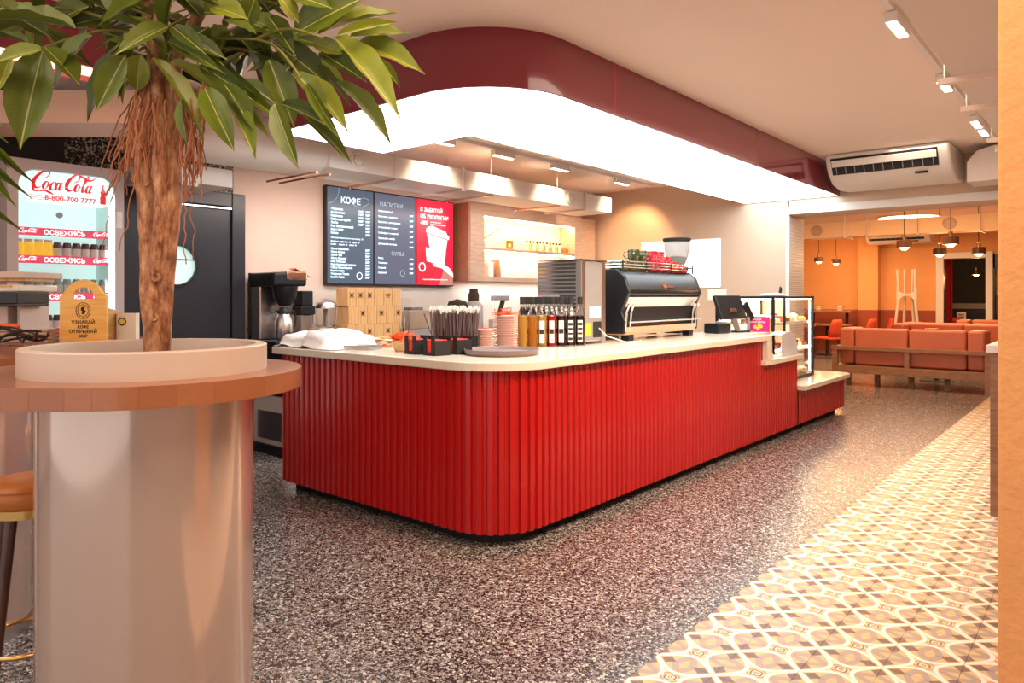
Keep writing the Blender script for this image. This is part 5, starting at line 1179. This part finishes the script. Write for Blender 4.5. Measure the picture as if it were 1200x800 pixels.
LV = [  # base, tip, width in px, variant, colour, roll, depth shift
 (50,60,20,172,44,0,0,.1), (108,42,54,98,30,0,0,.3), (52,58,-12,70,18,0,2,-.3), (150,52,93,139,22,0,1,.5), (147,65,110,130,27,0,0,-.2), (165,64,158,109,29,1,2,.1), (150,92,140,122,13,0,0,0),
 (178,68,246,159,24,0,2,-.5), (200,72,298,135,23,0,2,-.9), (197,48,260,82,16,0,0,.6), (212,45,266,66,22,0,1,.2), (235,76,300,118,20,0,1,.6), (240,104,273,173,28,0,0,.3), (214,116,215,168,14,0,0,1.0), (182,36,117,14,26,0,0,.5),
 (88,33,-22,10,27,0,0,.2), (62,22,-12,6,15,0,2,-.2), (104,8,52,26,24,0,0,-.5), (142,-12,128,16,30,0,1,.1), (32,50,-18,36,20,0,1,.3), (12,68,-6,107,18,0,2,.2), (222,16,290,11,18,0,0,.3), (168,40,196,56,15,1,2,0), (150,50,125,76,22,0,1,-.3),
 (282,22,360,52,30,0,0,.2), (320,48,391,101,30,0,1,.4), (346,40,424,-8,38,0,0,.4), (373,40,464,6,25,0,2,-.2), (410,44,477,34,20,0,2,.1), (420,50,496,79,26,0,2,.2), (392,44,472,129,32,0,2,-.1), (440,68,471,101,11,0,0,.2), (395,42,468,22,12,0,2,.4),
 (315,70,346,149,32,0,0,.2), (322,122,347,197,22,0,0,.6), (357,90,409,149,23,0,2,.0), (360,98,398,164,12,0,0,.6), (394,96,463,164,28,0,0,-.2), (352,132,414,188,17,0,0,.2), (330,122,389,145,18,0,1,.3), (282,95,324,119,18,0,1,.2), (250,85,327,136,20,0,0,.5), (266,118,303,181,20,0,0,-.3), (285,128,314,157,10,0,2,.3),
 (255,138,274,175,15,0,0,.2), (375,62,428,90,26,0,1,.2), (345,85,386,126,22,0,0,.1), (250,8,288,18,26,0,2,.4), (325,-6,352,26,22,0,2,.1), (340,-6,388,6,24,0,0,.3), (300,-4,285,34,24,0,0,-.6), (365,50,408,62,18,0,2,.5), (300,40,262,20,20,0,0,.2),
 (315,20,345,60,22,0,1,.2), (205,58,240,30,20,0,1,.5), (236,20,208,-14,24,0,1,.1), (52,55,95,95,36,0,0,-.3), (160,58,128,44,18,0,1,.2), (262,98,300,150,20,0,1,-.2), (262,98,252,150,16,0,1,.1), (20,20,60,42,22,0,1,.3), (20,20,-20,-10,22,0,0,.1)]
random.seed(77)
for u0, v0, u1, v1, w, var, mat, roll in LV:
    d0 = 2.26+random.uniform(-.10, .10); d1 = d0+random.uniform(-.10, .06)
    leaf(tree, tp(u0, v0, d0), tp(u1, v1, d1), w*1.12*d0/841, var, mat, roll)
# upper crown: palmate sprays, reaching above the frame too
random.seed(5)
for k, (u, v, d_) in enumerate([(200, 30, 2.2), (225, 62, 2.45), (155, 15, 2.4), (270, 35, 2.4), (350, 65, 2.45), (60, -20, 2.3), (110, 10, 2.45), (150, -40, 2.3), (190, 15, 2.5), (205, -10, 2.15), (250, -30, 2.3), (285, -5, 2.5), (320, -45, 2.3), (360, -20, 2.45), (235, 45, 2.5), (290, 60, 2.5), (160, 30, 2.5), (40, 25, 2.5), (120, -80, 2.3), (230, -90, 2.3), (340, -90, 2.3), (180, 70, 2.45), (330, 40, 2.5)]):
    c_ = tp(u, v, d_); q0 = tp(190, min(60, v+40), D0)
    MB().tube([q0, (q0+c_)/2+Vector((0, 0, .02)), c_], .003, 5).build('branch', M['twig'], tree, smooth=60, world=True)
    for j in range(6):
        a = j*6.283/6+random.uniform(-.3, .3); L_ = random.uniform(.16, .24)
        dir_ = Vector((math.cos(a), math.sin(a), -random.uniform(.15, .75))).normalized()
        leaf(tree, c_+dir_*.012, c_+dir_*L_, L_*.27, random.randrange(3), random.choice((0, 0, 1)), random.uniform(-.4, .4))
# the plant at the left edge: narrow blades
MB().tube([LD(-2.55, 2.95, TZ+.14), LD(-2.50, 2.95, 1.6), LD(-2.45, 2.9, 2.0)], [.02, .016, .010], 8).build('trunk', M['bark'], tree2, smooth=60, world=True)
MB().lathe([(.085, 0), (.11, .15), (.10, .15), (.095, .14), (0, .14)], 24).build('pot', M['ring'], tree2, smooth=50)
for (u0, v0, u1, v1, w) in [(-60,150,38,206,11), (-70,170,16,233,22), (-60,175,34,223,8), (-80,215,24,262,10), (-60,120,9,190,10), (-50,135,6,160,14), (-60,160,10,222,16), (-70,110,-4,90,18), (-80, 130, -20, 105, 16), (-70, 170, -110, 240, 18), (-70, 150, -150, 180, 18)]:
    d0 = 2.75; leaf(tree2, tp(u0, v0, d0), tp(u1, v1, d0-.08), w*d0/841, 0, 0, .2)
# ---------------- bar stools
def stool(c, sz, label, rz=0):
    t = thing('bar_stool', label, 'stool', (c.x, c.y, 0), rz, 'leather bar stools by the round tables')
    r = .155
    MB().lathe([(r*.93, sz-.085), (r, sz-.07), (r*1.03, sz-.045), (r*.98, sz-.018), (r*.72, sz-.003), (0, sz)], 32).build('seat', M['tan_leather'], t, smooth=60)
    MB().tube([(r*1.005*math.cos(a*.19635), r*1.005*math.sin(a*.19635), sz-.022) for a in range(32)], .0022, 5, closed=True).build('seam', M['tan_leather'], KIDS(t)[0], smooth=60)
    MB().lathe([(r*.9, sz-.115), (r*.9, sz-.086), (0, sz-.086)], 32).build('seat_band', M['brass'], t, smooth=40)
    for k in range(4):
        a = k*math.pi/2+.6; MB().tube([(.10*math.cos(a), .10*math.sin(a), sz-.115), (.19*math.cos(a), .19*math.sin(a), 0)], [.020, .013], 10).build('leg', M['walnut'], t, smooth=60)
    rr_ = .165
    MB().tube([(rr_*math.cos(a*.19635), rr_*math.sin(a*.19635), .22) for a in range(32)], .009, 8, closed=True).build('footrest', M['brass'], t, smooth=60)
    return t
s1 = stool(LD(-1.665, 2.50), .775, 'tan leather bar stool with brass ring between the two columns')
dup(s1, LD(-2.02, 3.55), .4, 'tan leather bar stool behind, barely showing between the columns')
# ================================================================ counter of trays behind the round tables
rc_ = thing('tray_counter', 'rose terrazzo topped counter holding trays behind the round tables', 'counter', LD(-3.0, 3.93), R(YAW))
B(-1.0, .86, -.34, .34, 0, TZ-.04).build('cabinet_body', M['walnut'], rc_); B(-1.04, .90, -.38, .38, TZ-.04, TZ).build('worktop', M['stonetop'], rc_, bevel=.006)
def onr(lat, d): return LD(lat, d, TZ)
# oak carrier with engraving
t = thing('wooden_carrier', 'arched oak carrier engraved УЗНАВАЙ КОФЕ ОТКРЫВАЙ with handle hole', 'sign', onr(-2.235, 3.74), R(YAW))
w_ = .122; H_ = .325
outl = [(-w_, 0), (w_, 0), (w_, .238), (.108, .250)]+[(.098*math.cos(R(a)), .235+.09*math.sin(R(a))) for a in range(24, 157, 11)]+[(-.108, .250), (-w_, .238)]
hole = [(.058*math.cos(R(a)), .226+.062*math.sin(R(a))) for a in range(0, 181, 15)]
# plate built as a ring of quads between outline and hole
def plate_with_hole(outer_, hole_, th):
    import mathutils
    polys = [[Vector((x, y, 0)) for x, y in outer_], [Vector((x, y, 0)) for x, y in hole_]]
    tri = mathutils.geometry.tessellate_polygon(polys); vs2 = [p for pl_ in polys for p in pl_]; n_ = len(vs2)
    mb = MB(); fs = [tuple(tr_) for tr_ in tri]+[tuple(i+n_ for i in reversed(tr_)) for tr_ in tri]
    o_ = 0
    for pl_ in polys:
        m_ = len(pl_); fs += [(o_+i, o_+(i+1) % m_, n_+o_+(i+1) % m_, n_+o_+i) for i in range(m_)]; o_ += m_
    Tp = frame((0, 0, 0), (1, 0, 0), (0, 0, 1))
    mb.add([(v.x, v.y, 0) for v in vs2]+[(v.x, v.y, -th) for v in vs2], fs, 0, Tp); return mb
fp = plate_with_hole(outl, hole, .018).build('front_panel', M['oakh'], t)
mb = MB(); Te = frame((0, -.0004, .165), (1, 0, 0), (0, 0, 1))
for r0_, r1_ in ((.036, .039), (.026, .028)):
    mb.lathe([(r0_, 0), (r1_, 0), (r1_, .0006), (r0_, .0006), (r0_, 0)], 28, M=Te @ Matrix.Diagonal((1, 1.12, 1, 1)), caps=False)
for k in range(12): mb.box(.029, .036, -.0012, .0012, 0, .0006, M=Te @ Matrix.Rotation(k*math.pi/6, 4, 'Z'))
mb.prism([(-.010, .018), (.012, .020), (.004, .006), (.016, -.002), (.004, -.020), (-.010, -.016), (-.002, -.006), (-.012, .002)], 0, .0006, M=Te)
for s_, zz, sz_ in (('УЗНАВАЙ', .095, .026), ('КОФЕ', .073, .021), ('ОТКРЫВАЙ', .048, .026), ('МИР', .026, .021)): text_mb(mb, s_, sz_, frame((0, -.0004, zz), (1, 0, 0), (0, 0, 1)), align='CENTER', bold=.0005)
mb.build('engraving', M['ink'], fp)
B(-w_+.004, w_-.004, .0185, .16, 0, .012).build('base_board', M['oakh'], t); 
sp2 = MB().prism([(0, 0), (.20, 0), (.20, .08), (.12, .14), (0, .17)], 0, .012, M=frame((w_-.014, .018, .012), (0, 1, 0), (0, 0, 1))); sp2.build('side_panel', M['oak'], t)
sp2 = MB().prism([(0, 0), (.14, 0), (.14, .10), (.10, .15), (0, .16)], 0, .012, M=frame((-w_+.002, .018, .012), (0, 1, 0), (0, 0, 1))); sp2.build('side_panel', M['oak'], t)
t = thing('table_card', 'cream upright card with round orange emblem beside the oak carrier', 'card', onr(-2.055, 3.84), R(YAW))
B(-.052, .052, -.02, .02, 0, .15).build('card', M['stone'], t, bevel=.002)
mb = MB().lathe([(.022, 0), (.022, .001), (0, .001)], 24, M=frame((-.02, -.0202, .105), (1, 0, 0), (0, 0, 1))); mb.build('emblem', M['ink'], t)
MB().lathe([(.015, 0), (.015, .0016), (0, .0016)], 24, M=frame((-.02, -.0202, .105), (1, 0, 0), (0, 0, 1))).build('emblem_centre', M['yellow'], t)
# tiered trays
t = thing('tiered_tray_stand', 'pale wooden tiered tray stand at the left edge of the frame', 'tray stand', onr(-2.88, 3.95), R(YAW))
for zz, x1 in ((.285, .28), (.355, .31)): B(-.5, x1, -.16, .16, zz-.02, zz+.016).build('tray_board', M['stone'] if zz < .3 else M['ring'], t, bevel=.006)
B(-.5, .30, -.14, .10, .32, .335).build('tray_board', M['carton'], t)
for x in (-.48, .24): B(x, x+.015, -.12, .12, 0, .265).build('upright', M['ring'], t)
B(-.4, .24, -.165, -.16, .288, .298).build('front_edge', M['carton'], t)
t = thing('sachet_box', 'teal glass fronted box with black ends under the tray boards', 'box', onr(-2.90, 3.92), R(YAW))
B(-.42, .20, -.08, .10, 0, .185).build('riser', M['paper'], t, bevel=.004)
MB().box(-.42, -.30, -.18, .08, .20, .262).box(.22, .32, -.18, .08, .20, .262).box(-.42, .32, -.19, .08, .186, .20).build('black_shell', M['black'], t, bevel=.004)
B(-.30, .22, -.175, .06, .201, .258).build('teal_front', pm('teal_glass', (.16, .27, .33), .2, var=.3, scale=30), t)
t = thing('wooden_strips', 'stack of pale wooden stir boards under the cables', 'boards', onr(-2.56, 3.74), R(YAW))
for k in range(4): B(-.22, .17, -.05, .05, k*.019, k*.019+.016).build('board', M['ring'], t, bevel=.003)
o = tag(B(-.22, .10, -.06, .06, 0, .02).build('orange_pack', M['orange'], bevel=.004), 'flat orange pack lying on the pale boards', 'pack'); o.location = onr(-2.72, 3.76)+Vector((0, 0, .076)); o.rotation_euler.z = R(YAW)
random.seed(13)
t = thing('cable_bundle', 'tangled bundle of black cables lying at the left beside the oak carrier', 'cables', onr(-2.63, 3.60), R(YAW))
for k in range(9):
    pts = []; ph = random.uniform(0, 6); a = random.uniform(.6, 1.3); n_ = 26; hh = random.uniform(.05, .15)
    for i in range(n_):
        s_ = i/(n_-1); pts.append((-.34+.62*s_+.05*math.sin(6.3*a*s_*2+ph), -.03+.035*math.cos(5*s_*a+ph)-.01*k*.5, .008+abs(math.sin(3.14*s_*a*2.6+ph))*hh*(1-s_*.5)))
    MB().tube(pts, .0052 if k % 3 else .007, 6).build('cable', M['blackm'] if k % 4 else M['walnut'], t, smooth=60)
# ================================================================ far dining room
def sofa(loc, rz, L_, label, arms=(1, 1)):
    t = thing('booth_sofa', label, 'sofa', loc, rz); h = L_/2
    for x in (-h+.04, h-.04): B(x-.04, x+.04, 0, .08, (0 if x > 0 else 0), .62).build('post', M['sofawood'], t, bevel=.004); B(x-.04, x+.04, .74, .82, 0, .62).build('post', M['sofawood'], t, bevel=.004)
    B(-.035, .035, .005, .06, .32, .56).build('post', M['sofawood'], t, bevel=.004)
    B(-h-.01, h+.01, -.005, .085, .56, .62).build('top_rail', M['sofawood'], t, bevel=.004)
    B(-h+.08, h-.08, 0, .07, .20, .32).build('bottom_rail', M['sofawood'], t, bevel=.004)
    for s_ in (-1, 1):
        x = s_*(h-.04); B(x-.035, x+.035, .08, .74, .56, .615).build('arm_rail', M['sofawood'], t, bevel=.004); B(x-.03, x+.03, .08, .74, .20, .32).build('side_rail', M['sofawood'], t, bevel=.004)
        B(*(sorted((s_*(h-.085), s_*(h-.30)))), .10, .70, .34, .90).build('arm_cushion', M['leather'], t, bevel=.035, seg=3, smooth=50)
    for s_ in (-1, 1):
        x0, x1 = sorted((s_*.008, s_*(h-.31))); B(x0, x1, .10, .28, .33, .90).build('back_cushion', M['leather'], t, bevel=.035, seg=3, smooth=50)
        B(x0, x1, .28, .78, .32, .48).build('seat_cushion', M['leather'], t, bevel=.035, seg=3, smooth=50)
    for x in (-h*.45, 0.0, h*.45): B(x-.035, x+.035, .30, .37, 0, .20).build('leg', M['sofawood'], t)
    B(-h+.08, h-.08, .07, .78, .24, .32).build('slat_base', M['sofawood'], t)
    return t
sofa((-2.42, 12.0, 0), 0, 2.12, 'brown pink leather booth sofa with exposed wooden frame, nearest, seen from behind')
sofa((-2.10, 15.15, 0), R(180), 2.3, 'leather booth sofa facing the nearest sofa')
sofa((-2.05, 15.30, 0), 0, 2.4, 'leather booth sofa backing onto the second one')
sofa((-1.6, 18.3, 0), R(180), 2.2, 'leather booth sofa furthest back before the doorway')
def dtable(loc, w, d_, h, label, rz=0):
    t = thing('dining_table', label, 'table', loc, rz)
    B(-w/2, w/2, -d_/2, d_/2, h-.035, h).build('tabletop', M['sofawood'], t, bevel=.005); MB().lathe([(.035, .02), (.035, h-.035)], 14).build('pedestal', M['blackm'], t, smooth=40); MB().lathe([(.25, 0), (.25, .012), (.04, .02)], 24).build('base_plate', M['blackm'], t)
    return t
dtable((-2.3, 13.6, 0), 1.2, .7, .74, 'dining table between the two nearest booth sofas'); dtable((-1.9, 16.75, 0), 1.2, .7, .74, 'dining table between the rear booth sofas')
def basket(loc, label):
    t = thing('napkin_basket', label, 'basket', loc)
    for k in range(3): MB().tube([(.10*math.cos(a*.5236), .10*math.sin(a*.5236), .02+.05*k) for a in range(12)], .006, 5, closed=True).build('hoop', M['brass'], t, smooth=60)
    for k in range(8): MB().tube([(.10*math.cos(k*.785), .10*math.sin(k*.785), 0), (.10*math.cos(k*.785), .10*math.sin(k*.785), .13)], .004, 5).build('stave', M['brass'], t)
    B(-.05, .05, -.04, .04, 0, .12).build('napkins', M['paper'], t)
    return t
basket((-2.35, 13.55, .74), 'wire napkin basket on the table behind the nearest sofa'); basket((-1.7, 16.7, .74), 'wire napkin basket on the rear booth table')
for k, x in enumerate((-6.25, -5.75, -5.25)): basket((x, 18.75, 1.05), ['leftmost', 'middle', 'rightmost'][k]+' of three wire napkin baskets on the high wall table')
t = thing('high_table', 'long high wooden table against the far left wall', 'table', (-5.9, 18.8, 0)); B(-.95, .95, -.25, .3, 1.0, 1.05).build('tabletop', M['sofawood'], t, bevel=.005)
for x in (-.8, 0, .8): B(x-.03, x+.03, -.03, .03, 0, 1.0).build('leg', M['blackm'], t)
def chair(loc, rz, label):
    t = thing('dining_chair', label, 'chair', loc, rz)
    mb = MB(); n_ = 8; vs = []
    B(-.22, .22, -.21, .21, .43, .48).build('seat', M['coral'], t, bevel=.02, seg=3, smooth=50)
    for i in range(n_+1):
        a = -1+2*i/n_
        for zz, w2, b2 in ((.46, .16, .20), (.62, .22, .245), (.80, .20, .30), (.88, .15, .31)): vs.append((a*w2, -b2+.07*a*a, zz))
    fs = [(i*4+j, (i+1)*4+j, (i+1)*4+j+1, i*4+j+1) for i in range(n_) for j in range(3)]
    o = mb.add(vs, fs).build('backrest', M['coral'], t, smooth=70); md = o.modifiers.new('thick', 'SOLIDIFY'); md.thickness = .03
    for sx_ in (-1, 1):
        for s2 in (-1, 1): MB().tube([(sx_*.15, s2*.14, .43), (sx_*.21, s2*.20, 0)], [.016, .011], 8).build('leg', M['walnut'], t, smooth=60)
    return t
ch = chair((-5.0, 16.95, 0), R(70), 'coral shell dining chair nearest the pastry case, turned to the left tables')
for x, y, rz, l in ((-4.55, 18.0, 80, 'coral dining chair at the second left table'), (-4.35, 18.8, 110, 'coral dining chair tilted by the far pier'), (-5.8, 15.9, 0, 'coral dining chair partly hidden behind the display case'), (-3.1, 20.6, 0, 'coral dining chair inside the dark room beyond the doorway')):
    dup(ch, (x, y, 0), R(rz), l)
dtable((-5.85, 16.7, 0), 1.1, .7, .74, 'left dining table beside the nearest coral chair'); dtable((-5.3, 17.9, 0), 1.0, .6, .74, 'left dining table behind the first, by the pier')
def pendant(x, y, z, label, power=9, drop=None, s=1.0):
    t = thing('pendant_lamp', label, 'lamp', (x, y, z)); s_ = s
    MB().tube([(0, 0, .12), (0, 0, CZ-z)], .006, 6).build('cord', M['blackm'], t)
    MB().lathe([(.03, .06), (.03, .14), (.01, .15)], 16).build('cap', M['brass'], t, smooth=50)
    MB().lathe([(.10, .065), (.105, .06), (.105, -.045), (.098, -.045), (.098, .06), (.03, .065)], 24, caps=False).build('shade', M['smoke'], t, smooth=40)
    MB().lathe([(0, -.085), (.04, -.075), (.07, -.04), (.078, 0), (.06, .045), (0, .06)], 20).build('globe', M['bulb'], t, smooth=60)
    point('pendant_light', (x, y, z-.14), power, (1, .56, .24), .08)
    return t
pendant(-2.45, 12.0, 2.17, 'pendant lamp with smoked shade nearest the duct, above the first sofa')
pendant(-2.32, 14.0, 2.15, 'pendant lamp with smoked shade hanging lowest by the doorway frame')
pendant(-1.85, 12.0, 2.19, 'pendant lamp with smoked shade right of the first sofa pendant')
pendant(-1.76, 14.0, 2.14, 'pendant lamp with smoked shade nearest the pillar')
pendant(-5.52, 18, 2.27, 'leftmost pendant lamp over the left tables', 14)
pendant(-5.13, 18, 2.22, 'second pendant lamp over the left tables', 14)
pendant(-2.72, 21.2, 1.98, 'pendant lamp shining in the dark room beyond the doorway', 30)
t = thing('ceiling_lamp', 'glowing round ceiling lamp behind the duct of the far room', 'lamp', (-3.0, 15.0, CZ)); MB().lathe([(.5, -.002), (.48, -.05), (0, -.055)], 40).build('diffuser', emit('ceiling_globe', (1, .72, .4), 4.5), t, smooth=40); MB().lathe([(.52, 0), (.52, -.03), (.5, -.03)], 40, caps=False).build('rim', M['white'], t, smooth=40)
# coat rack
t = thing('coat_rack', 'pale wooden coat rack of four curved legs against the far wall', 'coat rack', (-3.72, 18.55, 0))
for sx_, yo in ((-1, -.12), (1, -.12), (-1, .14), (1, .14)):
    k = 1.0 if yo < 0 else .45
    MB().tube(sm_pts([(sx_*.25*k, yo, 0), (sx_*.23*k, yo, .7), (sx_*(.17*k), yo*.6, 1.35), (sx_*(.17*k), yo*.7, 1.6), (sx_*.19*k, yo, 2.02)], 4), .032, 8).build('leg', M['ring'], t, smooth=60)
MB().prism([(-.21, 1.10), (-.16, 1.30), (-.09, 1.39), (0, 1.42), (.09, 1.39), (.16, 1.30), (.21, 1.10), (.21, 1.62), (.14, 1.50), (.05, 1.46), (-.05, 1.46), (-.14, 1.50), (-.21, 1.62)], -.02, .02, M=frame((0, -.08, 0), (1, 0, 0), (0, 0, 1))).build('yoke', M['ring'], t)
# room beyond the doorway
t = tag(MB().build('x', M['coral']) if False else thing('curtain', 'red curtain hanging inside the doorway', 'curtain', (-3.5, 20.05, 0)), 'red curtain hanging inside the doorway', 'curtain')
mb = MB(); pts = [(-.45+.9*i/40, .04*math.sin(i*1.25)) for i in range(41)]; mb.add([(x, y, .01) for x, y in pts]+[(x, y, 2.6) for x, y in pts], [(i, i+1, 42+i, 41+i) for i in range(40)])
mb.build('cloth', pm('red_curtain', (.40, .01, .01), .9), t, smooth=80); MB().tube([(-.5, 0, 2.62), (.5, 0, 2.62)], .015, 8).build('rail', M['blackm'], t)
t = thing('wall_bench', 'dark bench with pale grey stripe in the room beyond the doorway', 'bench', (-3.1, 23.2, 0)); B(-1.2, 1.2, -.3, .25, 0, .5).build('seat', M['navy'], t, bevel=.02); B(-1.2, 1.2, .25, .38, 0, 1.05).build('backrest', M['navy'], t, bevel=.02); B(-1.2, 1.2, .24, .39, 1.05, 1.2).build('top_stripe', M['grey'], t)
dtable((-3.0, 21.4, 0), .9, .6, .74, 'dark table in the room beyond the doorway')
t = thing('menu_holder', 'small white upright menu on the table beyond the doorway', 'menu', (-3.05, 21.3, .74)); B(-.10, .10, -.01, .01, 0, .26).build('card', M['paper'], t, bevel=.006)
for k in range(3): B(-.06, .06, -.012, -.01, .06+k*.06, .09+k*.06).build('printed_line', M['grey'], t)
# book shelf by the doorway
t = thing('bookshelf', 'black framed shelf with books and small pots beside the doorway', 'shelf', (-1.85, 19.2, 0))
MB().box(-.28, -.24, -.15, .15, 0, 2.33).box(.5, .54, -.15, .15, 0, 2.33).box(-.28, .54, -.15, .15, 2.02, 2.33).build('frame', M['black'], t)
for zz in (.45, 1.0, 1.55): B(-.24, .5, -.14, .14, zz, zz+.03).build('shelf_board', M['black'], t)
random.seed(6)
for k in range(6):
    o = B(-.02, .02, -.10, .10, 0, random.uniform(.3, .42)).build('book', random.choice([M['walnut'], M['grey'], M['navy']])); o.location = (-1.85-.20+k*.05, 19.2, 1.03); o.rotation_euler = (0, 0, 0)
    tag(o, ORD[k]+' dark upright book from the left on the doorway shelf', 'book', 'books on the doorway shelf')
for k in range(2):
    o = MB().lathe([(.04, 0), (.06, .06), (.05, .14), (.03, .16)], 16).build('pot', M['coral'], smooth=50); o.location = (-1.85-.15+k*.16, 19.15, 1.58); tag(o, ['left','right'][k]+' small rust coloured pot on the upper shelf beside the doorway', 'pot', 'pots on the doorway shelf')
# side bar behind the pillar
t = thing('side_bar', 'dark wood side bar with white top just behind the orange pillar', 'counter', (-.3, 6.3, 0))
B(-.325, .3, -.84, 1.6, 0, 1.04).build('body', M['sofawood'], t); B(-.345, .34, -.87, 1.64, 1.04, 1.09).build('top', M['white'], t, bevel=.004)
